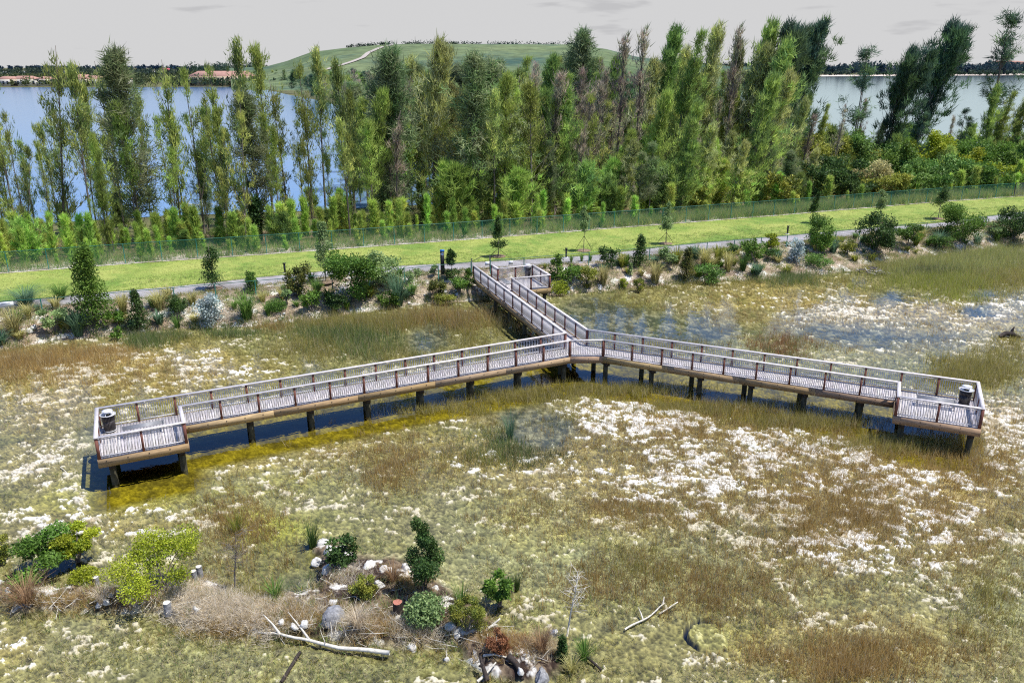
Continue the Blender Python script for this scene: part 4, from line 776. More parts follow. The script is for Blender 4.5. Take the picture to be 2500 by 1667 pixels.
def staked(x, y, ytop, ybot, wpx, pal, label, stakes=True, lean=0, dens=1.0, name='young_tree'):
    p = plant(x, y); h = top_h(p, ytop); hb = top_h(p, ybot); w = wpx * math.hypot(math.hypot(p[0], p[1]), CH) / F; r = np.random.default_rng(8000 + int(x))
    o = empty(name, p, 0, label, 'young tree', 'young staked trees along the path' if stakes else None); A_ = Acc(); A_.tube([[0, 0, -.05], [lean * .3, 0, hb], [lean, 0, h * .93]], [.045, .032, .008], 6)
    for _ in range(9):
        z = r.uniform(hb, h * .8); a = r.uniform(0, 6.28); A_.tube([[lean * .5, 0, z], [lean * .5 + w * .4 * math.cos(a), w * .4 * math.sin(a), z + .3]], [.015, .005], 4)
    A_.build('trunk', M_bark, o, True); hc = h - hb; lobes = []
    for i in range(14):
        t = r.random(); a = r.uniform(0, 6.28); e = w * .30 * (1 - abs(t - .35) * 1.0) * r.random(); lobes.append((e * math.cos(a) + lean * t, e * math.sin(a), hb + hc * (.08 + .88 * t), w * .24 * (1.15 - .75 * t), w * .24 * (1.15 - .75 * t), hc * .12))
    n = int(2400 * dens); P, idx = crown_pts(r, n, lobes, 1.); lc = lerp(np.array(PAL[pal][0]), np.array(PAL[pal][1]), r.random((n, 1))) * r.uniform(.7, 1.2, (n, 1)); V, Fq = leaves(P, r.uniform(.10, .20, n), r.uniform(.06, .11, n), r); mesh('crown', V, Fq, M_leaf, o, np.repeat(lc, 4, 0))
    if stakes:
        for a in (.4, 2.5, 4.6):
            B_ = Acc(); B_.tube([[.95 * math.cos(a), .95 * math.sin(a), 0], [lean * .2, 0, hb * .95]], .022, 5); B_.build('stake', M_darkwood, o)
        B_ = Acc(); th_ = np.arange(14) * 2 * math.pi / 14; B_.add(np.concatenate([np.c_[.7 * np.cos(th_), .7 * np.sin(th_), 0 * th_ + .07], [[0, 0, .13]]]), [[j, (j + 1) % 14, 14] for j in range(14)]); mr = B_.build('mulch', M_mulch); mr.location = p; tag(mr, kind='structure')
M_mulch = mat_plain('mulch', (.24, .17, .12), .95, .1, .4, 9)
# ------------------------------------------------------------------ planting on the bank, each plant read off the photograph
S_ = shrub
S_(233, 794, 611, 84, 'green', 'tall two-tiered columnar shrub, yellow-green tip over a dark leafy base, left part of the bank', form='column', leaf=.13, dens=1.1)
S_(341, 804, 714, 48, 'dark', 'dark cone-shaped shrub on pale sand, right of the tall columnar shrub', form='column', leaf=.10)
S_(441, 766, 722, 52, 'dark', 'low dark dome shrub left of the silvery shrub', form='round', leaf=.10)
S_(517, 792, 720, 68, 'silver', 'silvery white shrub on the left part of the bank', form='upright', leaf=.12)
S_(137, 806, 753, 60, 'pale', 'pale leafy sprawling shrub beside the bluish grass near the left edge', form='open', leaf=.16)
S_(285, 800, 763, 42, 'green', 'small leafy green shrub right of the columnar one, on the sand', form='open', leaf=.12)
S_(285, 832, 800, 28, 'green', 'smallest leafy plant at the waterline under the columnar shrub', form='open', leaf=.12)
S_(617, 714, 664, 36, 'green', 'small upright shrub beside the path left of the bronze shrub', form='upright', leaf=.11)
S_(611, 706, 668, 22, 'pale', 'thin pale seedling shrub by the path left of the bronze shrub', form='open', leaf=.10)
S_(732, 726, 651, 64, 'bronze', 'dark bronze-green upright shrub with a yellowish top, beside the path', form='round', leaf=.12, dens=1.2)
S_(858, 738, 617, 122, 'green', 'largest bright green leafy shrub on the bank left of the boardwalk', form='round', leaf=.16, dens=1.2)
S_(938, 702, 616, 84, 'pale', 'rounded pale green shrub behind the largest bright one', form='round', leaf=.14, dens=1.2)
S_(674, 758, 728, 42, 'green', 'small clipped dome shrub on the pale rubble', form='dome', leaf=.07, dens=1.4)
S_(764, 764, 718, 58, 'green', 'leafy mid-green shrub below the bronze one', form='open', leaf=.15)
S_(822, 757, 716, 56, 'dark', 'low dark shrub under the left side of the largest bright shrub', form='spread', leaf=.12)
S_(700, 745, 706, 30, 'pale', 'thin greyish leafed shrub between the dome shrub and the bronze one', form='open', leaf=.11)
S_(952, 756, 712, 44, 'green', 'leafy shrub tucked under the bluish grass clump', form='spread', leaf=.12)
S_(1000, 690, 660, 32, 'pale', 'small grey-green shrub behind the bluish grass clump', form='round', leaf=.10)
S_(1020, 672, 656, 24, 'pale', 'tiny grey-green shrub at the low fence left of the sign pylon', form='round', leaf=.09)
S_(1108, 686, 657, 44, 'dark', 'dark shrub around the foot of the ball-headed sapling', form='round', leaf=.10)
S_(1122, 714, 678, 48, 'green', 'bright leafy shrub left of the boardwalk entrance, on the rubble slope', form='spread', leaf=.13)
S_(1067, 728, 684, 52, 'bronze', 'bronze leafy shrub on the rubble below the sign pylon', form='open', leaf=.12)
S_(1146, 700, 656, 30, 'green', 'narrow green shrub right against the walkway entrance', form='upright', leaf=.12)
S_(1085, 745, 716, 62, 'olive', 'scrubby olive growth at the foot of the rubble slope by the walkway', form='spread', leaf=.10)
S_(1060, 676, 646, 22, 'pale', 'wispy pale shrub in front of the sign pylon', form='open', leaf=.09)
staked(1104, 684, 608, 648, 44, 'dark', 'ball-headed sapling on a thin stem right of the sign pylon', False)
S_(1358, 680, 626, 46, 'green', 'upright green shrub right of the shore platform', form='upright', leaf=.13)
S_(1393, 694, 648, 60, 'green', 'leafy green shrub with a few orange leaves right of the shore platform', form='spread', leaf=.14)
S_(1432, 694, 650, 60, 'olive', 'olive shrub left of the first tan spiky clump', form='round', leaf=.12)
S_(1365, 714, 682, 44, 'lime', 'low lime green plant at the corner of the shore platform', form='dome', leaf=.10)
S_(1484, 652, 606, 48, 'dark', 'dark leafy shrub above the first tan spiky clump', form='round', leaf=.13)
S_(1562, 650, 578, 42, 'dark', 'pointed dark sapling-like shrub between the two tan spiky clumps', form='column', leaf=.11)
S_(1630, 654, 607, 44, 'pale', 'round-leaved grey-green shrub above the second tan spiky clump', form='open', leaf=.18)
S_(1674, 684, 610, 44, 'bronze', 'narrow dark shrub with a yellow right side, at the water right of the tan clumps', form='column', leaf=.10)
S_(1539, 674, 644, 14, 'pale', 'tiny variegated plant on bare soil between the tan spiky clumps', form='column', leaf=.10)
S_(1522, 703, 680, 20, 'lime', 'tiny yellowish bush on the bare shore between the tan clumps', form='round', leaf=.09)
S_(1559, 714, 684, 30, 'olive', 'weedy olive plant at the waterline under the second tan clump', form='open', leaf=.10)
S_(1840, 640, 585, 50, 'green', 'bright green shrub left of the right-hand silvery shrub, by the path', form='round', leaf=.13)
S_(1880, 616, 576, 42, 'lime', 'yellow-green leafy shrub close behind the right-hand silvery shrub', form='open', leaf=.13)
S_(1734, 690, 652, 74, 'grass', 'fern-like bright plant at the water, right part of the bank', form='spread', leaf=.15)
S_(1785, 622, 596, 36, 'pale', 'small pale-leaved shrub among grasses by the right path', form='open', leaf=.14)
S_(1872, 632, 606, 40, 'dark', 'dark low shrub left of the right-hand silvery shrub', form='spread', leaf=.11)
S_(1940, 640, 586, 54, 'silver', 'silvery white shrub on the right part of the bank', form='upright', leaf=.12)
S_(1994, 612, 522, 80, 'green', 'big rounded dark green shrub with upright shoots right of the silvery one', form='round', leaf=.13, dens=1.2)
S_(2137, 616, 522, 86, 'dark', 'dark tiered shrub with pale leaf tips on the right part of the bank', form='round', leaf=.15, dens=1.1)
S_(2216, 606, 548, 60, 'green', 'open leafy shrub right of the dark tiered shrub', form='open', leaf=.14)
S_(2345, 592, 505, 86, 'green', 'big round green shrub with yellow flecks near the right path', form='round', leaf=.14, dens=1.2)
S_(2476, 594, 512, 84, 'dark', 'dark green shrub with yellow-green leaf tips at the right edge', form='round', leaf=.15, dens=1.1)
S_(2425, 580, 545, 50, 'pale', 'grey-green shrub between the two big shrubs at the right edge', form='open', leaf=.13)
S_(2068, 624, 586, 38, 'olive', 'brownish wispy shrub between the round and the tiered dark shrubs', form='round', leaf=.09)
S_(2300, 610, 575, 60, 'grass', 'low leafy growth under the big round shrub near the right path', form='spread', leaf=.12)
S_(2000, 650, 622, 70, 'grass', 'low dark green growth at the foot of the big rounded shrub', form='spread', leaf=.11)
T_ = tuft
for a in [(36, 816, 754, 72, 'tan', 'tan-green spiky clump at the left edge of the bank', 200), (192, 818, 745, 78, 'bluegr', 'blue-green fountain grass left of the columnar shrub foot', 220), (603, 778, 714, 84, 'grass', 'large dark green fountain grass beside the silvery shrub', 260),
          (63, 742, 700, 115, 'bluegr', 'wide dark grass bank along the low fence at the left edge', 260), (148, 730, 692, 66, 'grass', 'dark fountain grass by the path left of the columnar shrub', 200), (70, 776, 738, 46, 'straw', 'straw coloured grass tuft behind the tan-green clump', 130), (137, 752, 722, 46, 'straw', 'straw coloured tuft in front of the dark fountain grass', 120),
          (302, 766, 712, 54, 'straw', 'pale straw fountain grass left of the dark cone shrub', 190), (389, 754, 706, 66, 'straw', 'golden fountain grass between the cone shrub and the dome shrub', 190), (470, 742, 708, 44, 'straw', 'golden tuft behind the silvery shrub', 120), (433, 800, 762, 48, 'grass', 'palmetto-like green clump under the dark dome shrub', 70),
          (973, 746, 667, 80, 'bluegr', 'tall bluish fountain grass right of the largest bright shrub', 260), (773, 716, 680, 44, 'grass', 'green grass tuft between the bronze and bright shrubs', 130), (690, 730, 698, 40, 'straw', 'straw tuft left of the bronze shrub', 120), (641, 736, 708, 40, 'straw', 'straw tuft above the clipped dome shrub', 110), (655, 770, 735, 34, 'grass', 'green tuft beside the clipped dome shrub', 90),
          (1473, 696, 645, 46, 'tan', 'first tan spiky clump right of the shore platform', 190), (1599, 690, 634, 60, 'tan', 'second, larger tan spiky clump right of the shore platform', 240), (1517, 645, 614, 40, 'straw', 'straw grass between the dark shrubs above the tan clumps', 130), (1720, 652, 598, 56, 'straw', 'tall straw-green fountain grass right of the yellow-sided shrub', 200), (1752, 645, 594, 50, 'olive', 'olive fountain grass by the right path', 190), (1777, 662, 612, 48, 'straw', 'straw fountain grass with seed heads above the water, right bank', 180),
          (1813, 660, 615, 50, 'dark', 'dark spiky clump right of the straw fountain grasses', 130), (2033, 616, 580, 50, 'bluegr', 'bluish grass right of the big rounded shrub', 170), (2290, 606, 560, 52, 'bluegr', 'blue-green fountain grass left of the big round shrub near the right path', 200), (2250, 578, 550, 50, 'straw', 'straw tuft at the low fence, right part', 130), (2385, 596, 565, 46, 'bluegr', 'bluish tuft under the big round shrub at the right', 130),
          (1650, 642, 600, 60, 'olive', 'olive grass at the low fence above the second tan clump', 180), (1700, 632, 596, 56, 'bluegr', 'greyish fountain grass by the path, right of the yellow-sided shrub', 170), (1395, 640, 620, 20, 'grass', 'first of three small grass tufts along the path', 60), (1420, 638, 618, 20, 'grass', 'second of three small grass tufts along the path', 60), (1441, 637, 617, 20, 'grass', 'third of three small grass tufts along the path', 60), (1330, 655, 640, 26, 'olive', 'low tuft at the back of the shore platform', 60)]:
    T_(*a[:6], n=a[6], bw_=.045)
for a in [(522, 706, 588, 688, 68, 'dark', 'young staked tree by the path left of the bronze shrub', True), (796, 690, 545, 655, 56, 'pale', 'young staked tree with a thin two-part crown above the bright shrubs', True), (1217, 627, 531, 606, 54, 'dark', 'young staked tree on the lawn behind the boardwalk entrance', True), (1425, 613, 507, 574, 40, 'pale', 'slim young staked tree on the lawn, first right of the shore platform', True), (1625, 596, 496, 566, 42, 'pale', 'slim young staked tree, second on the lawn right of the shore platform', True),
          (1978, 545, 471, 522, 38, 'dark', 'young leaning tree just above the big rounded shrub', False, .6), (2146, 545, 466, 512, 46, 'pale', 'young tree rising behind the dark tiered shrub', True), (2290, 535, 452, 507, 52, 'dark', 'young staked tree farthest right on the lawn', True)]:
    staked(*a)
FILL = []
for i in range(10):
    r = np.random.default_rng(600 + i); pal = ('grass', 'bluegr', 'olive', 'green', 'straw')[i % 5]; V, Fq, C_ = tuft_mesh(r, .75, 1.2, pal, 110, .05, .8); o = mesh('grass_tuft', V, Fq, M_blade, None, C_); FILL.append([o, False])
for i in range(120):
    x = rt.uniform(1620, 2540) if i < 75 else rt.uniform(0, 1060) if i < 108 else rt.uniform(1350, 1620); y0 = 700; s0 = sn(plant(x, np.interp(x, [0, 1200, 1600, 2000, 2500], [790, 700, 660, 620, 570]))[:2])[0]
    p = xy(s0, lerp(float(n_shore(s0)), float(n_low(s0)), rt.uniform(.12, .95))); e = FILL[rt.integers(10)]; o = e[0].copy() if e[1] else e[0]
    if e[1]: COL.objects.link(o)
    e[1] = True; o.location = (*p, float(groundz(p)) - .03); k_ = rt.uniform(.7, 1.5); o.scale = (k_, k_, k_ * rt.uniform(.7, 1.2)); o.rotation_euler = (0, 0, rt.uniform(0, 6.28))
    w_ = 'right part' if x > 1620 else 'left part' if x < 1200 else 'middle'
    tag(o, f'low grass tuft between the shrubs on the {w_} of the bank', 'grass clump', f'low grass tufts on the {w_} of the bank')
# broadleaf thicket behind the fence on the right and undergrowth
for i, (x, yt, w, pal, h_) in enumerate(((2010, 330, 120, 'olive', 18), (2120, 318, 110, 'grass', 16), (2180, 345, 90, 'green', 12), (2260, 318, 110, 'lime', 18), (2330, 350, 100, 'lime', 14), (2420, 345, 130, 'green', 14), (2500, 352, 130, 'grass', 14), (2040, 385, 110, 'dark', 9), (2130, 395, 110, 'tan', 8), (2210, 390, 110, 'grass', 9), (2300, 385, 110, 'grass', 9), (2390, 395, 120, 'green', 8), (2470, 400, 120, 'lime', 7), (1985, 400, 90, 'dark', 8), (2560, 380, 120, 'green', 9), (2000, 345, 130, 'dark', 26), (2090, 340, 140, 'olive', 30), (2190, 342, 140, 'green', 34), (2300, 335, 150, 'green', 30), (2410, 335, 150, 'green', 26), (2500, 330, 150, 'dark', 24), (2360, 400, 130, 'green', 6), (2250, 410, 120, 'grass', 5), (2150, 420, 110, 'olive', 5), (2080, 425, 90, 'dark', 6), (2480, 420, 120, 'green', 4), (1900, 425, 90, 'olive', 6), (1700, 455, 80, 'olive', 6), (620, 470, 60, 'dark', 8))):
    p = at_n(x, h_); names = dict(olive='olive leafed', tan='tan and olive', lime='bright yellow-green', green='large-leaved green', grass='fresh green', dark='dark green')
    q = PXL(*p); S_(x, q[1], yt, w, pal, f'{names[pal]} broadleaf bush in the thicket behind the fence' + (' on the far right' if x > 2300 else ' below the right lake' if x > 1960 else ' by itself under the grove'), form='round', leaf=.34, dens=1.1, z0=p[2], seed=i, name='broadleaf_bush', cat='bush', group='broadleaf bushes behind the fence, ' + names[pal])

# ------------------------------------------------------------------ grasses nobody could count
class Blades:
    def __init__(s): s.P = []; s.D = []; s.L = []; s.W = []; s.C = []
    def add(s, P, D, L, W, C): s.P.append(P); s.D.append(D); s.L.append(L); s.W.append(W); s.C.append(C)
    def build(s, name, label, r):
        V, Fc = strands(np.concatenate(s.P), np.concatenate(s.D), np.concatenate(s.L), np.concatenate(s.W), r)
        o = mesh(name, V, Fc, M_blade, None, np.repeat(np.concatenate(s.C), 3, 0)); return tag(o, label, 'grass', None, 'stuff')
GC = dict(brown=((.36, .235, .07), (.60, .44, .18)), orange=((.44, .285, .085), (.66, .49, .21)), olive=((.30, .265, .06), (.54, .48, .16)), green=((.13, .19, .055), (.28, .36, .12)), straw=((.55, .45, .28), (.80, .70, .50)), lime=((.30, .34, .055), (.52, .54, .13)), dark=((.07, .11, .045), (.17, .20, .09)), cane=((.32, .37, .10), (.58, .58, .22)), bleach=((.66, .57, .43), (.92, .85, .72)), fresh=((.20, .34, .075), (.42, .58, .16)), red=((.30, .13, .07), (.48, .25, .12)))
rg = np.random.default_rng(555)
def clumps(B, C0, k, hgt, sig, pal, wd=(.012, .024), lean=.28, z=None):   # k blades round every clump centre
    if len(C0) == 0: return
    n = len(C0); idx = np.repeat(np.arange(n), k); m = n * k
    P = C0[idx] + np.c_[rg.normal(size=(m, 2)) * (sig * rg.uniform(.5, 1.4, n)[idx])[:, None], np.zeros(m)]
    D = np.c_[rg.normal(size=(m, 2)) * lean + rg.normal(size=(n, 2))[idx] * lean * .5, np.ones(m)]
    a, b = (np.array(c) for c in GC[pal]); cc = lerp(a, b, rg.random((m, 1))) * rg.uniform(.7, 1.2, (n, 1))[idx]; st = rg.random(m) < .16; cc[st] = np.array([.62, .52, .32]) * rg.uniform(.7, 1.1, (st.sum(), 1))
    B.add(P, D, hgt * rg.uniform(.45, 1.2, m) * rg.uniform(.7, 1.2, n)[idx], rg.uniform(*wd, m), cc)
def blob_pts(cx_, cy_, rx, ry, n, z=-.06):
    x = rg.normal(size=n) * rx * .55 + cx_; y = rg.normal(size=n) * ry * .55 + cy_; y = np.maximum(y, 600)
    P = G(x, y, z); s, m = sn(P); ok = (m < n_shore(s) + .6) & (rg.random(n) > .88 * sm(.3, .6, blobs(x, y, CLEAR)))
    return np.c_[P, np.full(n, z)][ok]
B = Blades()
for a in [(930, 1130, 170, 60, 170, .55, 'brown'), (1000, 1110, 90, 30, 90, .5, 'brown'), (950, 1165, 60, 40, 110, .6, 'brown'), (2150, 1220, 360, 90, 700, .55, 'brown'), (2080, 1260, 150, 40, 260, .65, 'brown'), (1930, 1150, 300, 70, 420, .5, 'brown'), (2350, 1330, 180, 70, 170, .5, 'brown'), (1500, 1090, 220, 60, 260, .45, 'brown'), (1750, 1050, 260, 60, 320, .45, 'brown'), (1600, 1260, 180, 50, 260, .5, 'brown'), (1950, 1330, 150, 60, 190, .55, 'brown'), (1750, 1440, 160, 60, 230, .55, 'brown'), (2000, 1600, 160, 60, 260, .5, 'orange'), (2090, 1620, 100, 40, 200, .5, 'orange'), (2250, 1590, 160, 60, 200, .45, 'brown'), (1560, 1240, 100, 30, 110, .45, 'brown'), (2420, 1480, 100, 80, 140, .6, 'olive'),
          (600, 1300, 90, 80, 220, .6, 'brown'), (560, 1270, 60, 50, 110, .5, 'brown'), (1300, 1250, 140, 60, 170, .45, 'brown'), (1450, 1420, 160, 50, 180, .5, 'brown'), (1570, 1380, 100, 40, 120, .5, 'olive'), (2440, 1060, 110, 120, 280, .5, 'brown'), (2400, 1130, 90, 40, 120, .45, 'brown'), (1900, 845, 60, 25, 160, .6, 'red'), (1905, 850, 70, 25, 120, .5, 'green'), (1980, 830, 100, 30, 120, .45, 'brown'), (1650, 840, 90, 25, 170, .55, 'olive'), (1600, 800, 180, 50, 160, .4, 'brown'), (2100, 800, 380, 60, 420, .35, 'orange'), (1850, 740, 300, 40, 320, .35, 'orange'), (1850, 1080, 420, 80, 700, .4, 'brown'), (2200, 1150, 300, 90, 500, .4, 'orange'), (1600, 1020, 200, 40, 250, .4, 'orange'), (2000, 1400, 500, 100, 500, .35, 'brown'), (250, 950, 260, 90, 350, .3, 'orange'), (1500, 740, 160, 16, 150, .4, 'olive')]: clumps(B, blob_pts(a[0], a[1], a[2] * 1.25, a[3] * 1.25, int(a[4] * .8)), 18, a[5], .2, a[6])
B.build('sedge_grass', 'brown sedge tufts standing all over the marsh', rg)
B = Blades()
for a in [(120, 880, 190, 22, 620, .8, 'orange'), (40, 900, 90, 30, 300, .8, 'orange'), (250, 860, 80, 14, 200, .6, 'orange'), (230, 915, 230, 40, 360, .4, 'orange'), (420, 830, 120, 20, 160, .5, 'olive'), (940, 795, 240, 22, 1100, 1.0, 'olive'), (1080, 785, 120, 26, 700, 1.0, 'brown'), (820, 820, 120, 20, 380, .9, 'green'), (760, 850, 110, 36, 420, .7, 'olive'), (880, 845, 110, 36, 420, .8, 'green'), (980, 870, 90, 30, 160, .7, 'olive'), (1150, 830, 60, 40, 160, .7, 'olive'),
          (1270, 970, 190, 16, 420, .6, 'olive'), (1500, 955, 190, 14, 420, .6, 'olive'), (1750, 1000, 220, 14, 420, .6, 'olive'), (1950, 1035, 180, 16, 420, .65, 'olive'), (2200, 1090, 190, 18, 500, .6, 'olive'), (1100, 1000, 180, 14, 260, .5, 'olive'), (1225, 1090, 100, 50, 200, .6, 'green'), (1180, 1120, 120, 30, 150, .5, 'olive'), (1290, 1110, 100, 30, 160, .5, 'dark'), (1380, 1020, 160, 30, 180, .5, 'olive'), (2290, 690, 150, 24, 900, .9, 'lime'), (2340, 720, 90, 22, 420, .7, 'lime'), (2280, 650, 230, 30, 1400, 1.1, 'cane'), (2440, 630, 130, 30, 700, 1.1, 'cane'), (2440, 680, 130, 40, 700, .8, 'olive'), (2270, 668, 70, 9, 260, .9, 'dark'), (2160, 655, 120, 14, 420, .7, 'olive'),
          (2400, 905, 120, 40, 700, .8, 'olive'), (2330, 925, 80, 24, 260, .6, 'olive'), (2470, 850, 70, 30, 200, .5, 'olive'), (1930, 682, 60, 16, 420, .9, 'green'), (1720, 690, 160, 10, 300, .5, 'olive'), (1600, 704, 160, 8, 260, .4, 'olive'), (1980, 690, 120, 12, 240, .5, 'olive'), (360, 838, 50, 14, 260, .8, 'green'), (420, 825, 40, 10, 120, .6, 'green'), (560, 818, 80, 8, 200, .6, 'green'), (660, 800, 50, 10, 120, .5, 'brown')]: clumps(B, blob_pts(a[0], a[1], a[2], a[3], int(a[4] * .62)), 16, a[5], .26, a[6], (.014, .028), .26)
B.build('reed_grass', 'tall reeds and grass along the shore and beside the boardwalk', rg)
B = Blades()                                   # short thatch over the algae
n = 30000; x = rg.uniform(-150, 2650, n); y = 700 + 980 * rg.random(n) ** 1.0; P = G(x, y, -.02); s, m = sn(P); dn = fbm(P[:, 0], P[:, 1], .5, 3, 91); ok = (m < n_shore(s)) & (rg.random(n) < sm(.30, .60, dn)) & (near_band(P) < .4)
C0 = np.c_[P, np.full(n, -.03)][ok]; t = rg.random(len(C0)); t_ = np.clip(blobs(C0[:, 0] * 0 + x[ok], y[ok], TAN), 0, 1) * .5
clumps(B, C0[t < .30 + t_], 7, .20, .13, 'straw', (.012, .022), .85); clumps(B, C0[(t >= .30 + t_) & (t < .78)], 7, .18, .13, 'olive', (.012, .022), .8); clumps(B, C0[t >= .78], 6, .30, .10, 'green', (.012, .022), .4)
B.build('marsh_thatch', 'short thatch of dead and green blades over the algae flats', rg)
B = Blades()                                   # cane and tall grass behind the green fence
s_ = rg.uniform(-45, 150, 5200); n_ = n_fence(s_) + .3 + 4.5 * rg.random(5200) ** 1.4; P = xy(s_, n_); C0 = np.c_[P, groundz(P)]; xr = PXL(C0[:, 0], C0[:, 1], C0[:, 2])[0]; right = rg.random(5200) < sm(900, 2100, xr)
clumps(B, C0[right], 22, 1.15, .25, 'cane', (.025, .05), .3); clumps(B, C0[~right][::2], 20, .9, .25, 'fresh', (.025, .045), .35); clumps(B, C0[~right][1::3], 16, .8, .25, 'straw', (.02, .035), .35); clumps(B, C0[right][::2], 22, 1.2, .3, 'fresh', (.03, .05), .3)
s_ = rg.uniform(-60, 170, 4200); n_ = n_fence(s_) + 4 + 16 * rg.random(4200); P = xy(s_, n_); C0 = np.c_[P, groundz(P)]
clumps(B, C0[::2], 16, 1.0, .4, 'fresh', (.03, .06), .45); clumps(B, C0[1::2], 16, .7, .4, 'cane', (.03, .06), .5)
B.build('undergrowth', 'tall cane grass and weeds behind the green fence', rg)
B = Blades()                                   # lawn
s_ = rg.uniform(-60, 150, 26000); t = rg.random(26000); P = xy(s_, lerp(n_up(s_), n_fence(s_), t)); C0 = np.c_[P, np.full(26000, ZB + .02)]
clumps(B, C0, 5, .11, .12, 'cane', (.02, .035), .5); clumps(B, C0[t < .42], 7, .15, .15, 'fresh', (.02, .035), .4)
s_ = rg.uniform(-60, 150, 3000); P = xy(s_, n_up(s_) + rg.normal(size=3000) * .10); clumps(B, np.c_[P, np.full(3000, ZB + .01)], 8, .14, .10, 'fresh', (.02, .035), .6)
s_ = rg.uniform(-60, 150, 2200); P = xy(s_, n_low(s_) + rg.normal(size=2200) * .16); clumps(B, np.c_[P, np.full(2200, ZB)], 10, .28, .12, 'olive', (.02, .035), .5)
s_ = rg.uniform(-60, 150, 1800); P = xy(s_, n_fence(s_) + rg.normal(size=1800) * .2 + .1); clumps(B, np.c_[P, np.full(1800, ZB)], 10, .3, .15, 'fresh', (.02, .04), .5)
B.build('lawn_grass', 'mown grass blades of the lawn strip', rg)
B = Blades()                                   # weeds on the bank
s_ = rg.uniform(-60, 150, 8500); t = rg.random(8500) ** .8; P = xy(s_, lerp(n_shore(s_), n_low(s_), t)); C0 = np.c_[P, groundz(P)]; ok = fbm(P[:, 0], P[:, 1], .45, 3, 15) > .44; C0 = C0[ok | (PXL(P[:, 0], P[:, 1], 1.0)[0] > 1620)]
clumps(B, C0[::3], 16, .45, .2, 'green', (.02, .04), .5); clumps(B, C0[1::3], 16, .4, .2, 'cane', (.02, .04), .5); clumps(B, C0[2::3], 14, .35, .2, 'straw', (.02, .03), .6)
s_ = rg.uniform(-60, 75, 700); P = xy(s_, n_shore(s_) + rg.normal(size=700) * .35 + .3); C0 = np.c_[P, groundz(P)]; clumps(B, C0, 16, .5, .2, 'green', (.03, .05), .4)
B.build('bank_weeds', 'weeds and rough grass between the shrubs of the bank', rg)
# ------------------------------------------------------------------ foreground islands
def zf(x, y): return marsh_h(x, y) - .03
def F_(x, y, *a, **k): return S_(x, y, *a, z0=zf(x, y), **k)
F_(398, 1440, 1290, 196, 'lime', 'wide yellow-green bush on the foreground island, right of the leafy sprawling one', form='round', leaf=.10, dens=1.0)
F_(108, 1412, 1320, 150, 'green', 'sprawling bush of fan-like leaves in the lower left corner', form='spread', leaf=.15)
F_(192, 1372, 1292, 110, 'lime', 'yellowing open-branched bush behind the sprawling fan-leaved one, lower left', form='open', leaf=.12)
F_(208, 1426, 1384, 66, 'lime', 'small lime green bush between the two big bushes lower left', form='dome', leaf=.10)
F_(4, 1372, 1312, 44, 'olive', 'olive bush cut by the left edge of the photo', form='round', leaf=.11)
F_(1033, 1452, 1264, 124, 'dark', 'tall dark green upright shrub on the foreground island', form='tall', leaf=.095, dens=1.5)
F_(1036, 1516, 1448, 100, 'pale', 'pale green large-leaved shrub in front of the tall dark one', form='dome', leaf=.14)
F_(832, 1372, 1322, 84, 'dark', 'dark arching shrub with big ribbed leaves beside the white rocks', form='spread', leaf=.17)
F_(886, 1448, 1398, 70, 'olive', 'small olive shrub left of the tall dark one', form='round', leaf=.09)
F_(1139, 1540, 1470, 84, 'olive', 'fine-leaved yellowish bush right of the pale large-leaved shrub', form='round', leaf=.06)
F_(1220, 1480, 1404, 84, 'green', 'leafy light green sapling right of the foreground shrubs', form='open', leaf=.15)
F_(1372, 1610, 1555, 40, 'dark', 'narrow dark weed at the right end of the island', form='column', leaf=.09)
F_(1212, 1590, 1545, 60, 'red', 'rusty red dead-leaved plant at the right end of the island', form='round', leaf=.07)
def FT(x, y, yt, w, pal, lb, n, bw_=.022, arch=.6): return tuft(x, y, yt, w, pal, lb, n=n, bw_=bw_, arch=arch, z0=zf(x, y))
FT(764, 1335, 1268, 66, 'dark', 'dark cattail clump beside the white rocks on the island', 90, .03, .1)
FT(671, 1462, 1408, 74, 'grass', 'bright fern-like clump at the water left of the grey boulder', 60, .04, .6)
FT(1262, 1440, 1385, 40, 'dark', 'thin dark reed tuft right of the tall dark shrub', 60)
FT(1128, 1478, 1425, 60, 'grass', 'green reed tuft between the tall dark shrub and the light sapling', 80, .025, .2)
FT(976, 1490, 1440, 22, 'bluegr', 'few upright grey-green reed leaves beside the stump', 20, .03, .1)
FT(1426, 1608, 1560, 70, 'grass', 'bright green clump right of the island end', 130, .025, .5)
FT(1395, 1640, 1600, 60, 'straw', 'straw clump at the bottom right of the island end', 120, .02, .6)
FT(1245, 1010 + 60, 1000, 60, 'bluegr', 'grey-green rush clump beside the sky reflection in mid marsh', 140, .02, .25)
FT(1322, 1592, 1535, 76, 'brown', 'reddish tan dead grass clump by the root at the island end', 180, .018, .6)
FT(66, 1470, 1410, 120, 'brown', 'rusty dead grass clump at the left edge of the island', 220, .018, .8)
FT(960, 1420, 1370, 70, 'brown', 'brown dead grass heap left of the tall dark shrub', 170, .018, .7)
FT(875, 1530, 1480, 90, 'bleach', 'bleached flattened grass right of the grey boulder', 200, .018, .9)
FT(250, 1470, 1430, 60, 'bleach', 'bleached grass tuft on the mud between the lower left bushes', 120, .018, .8)
FT(580, 1300, 1245, 60, 'olive', 'olive reed tuft behind the bare sapling', 110, .02, .2)
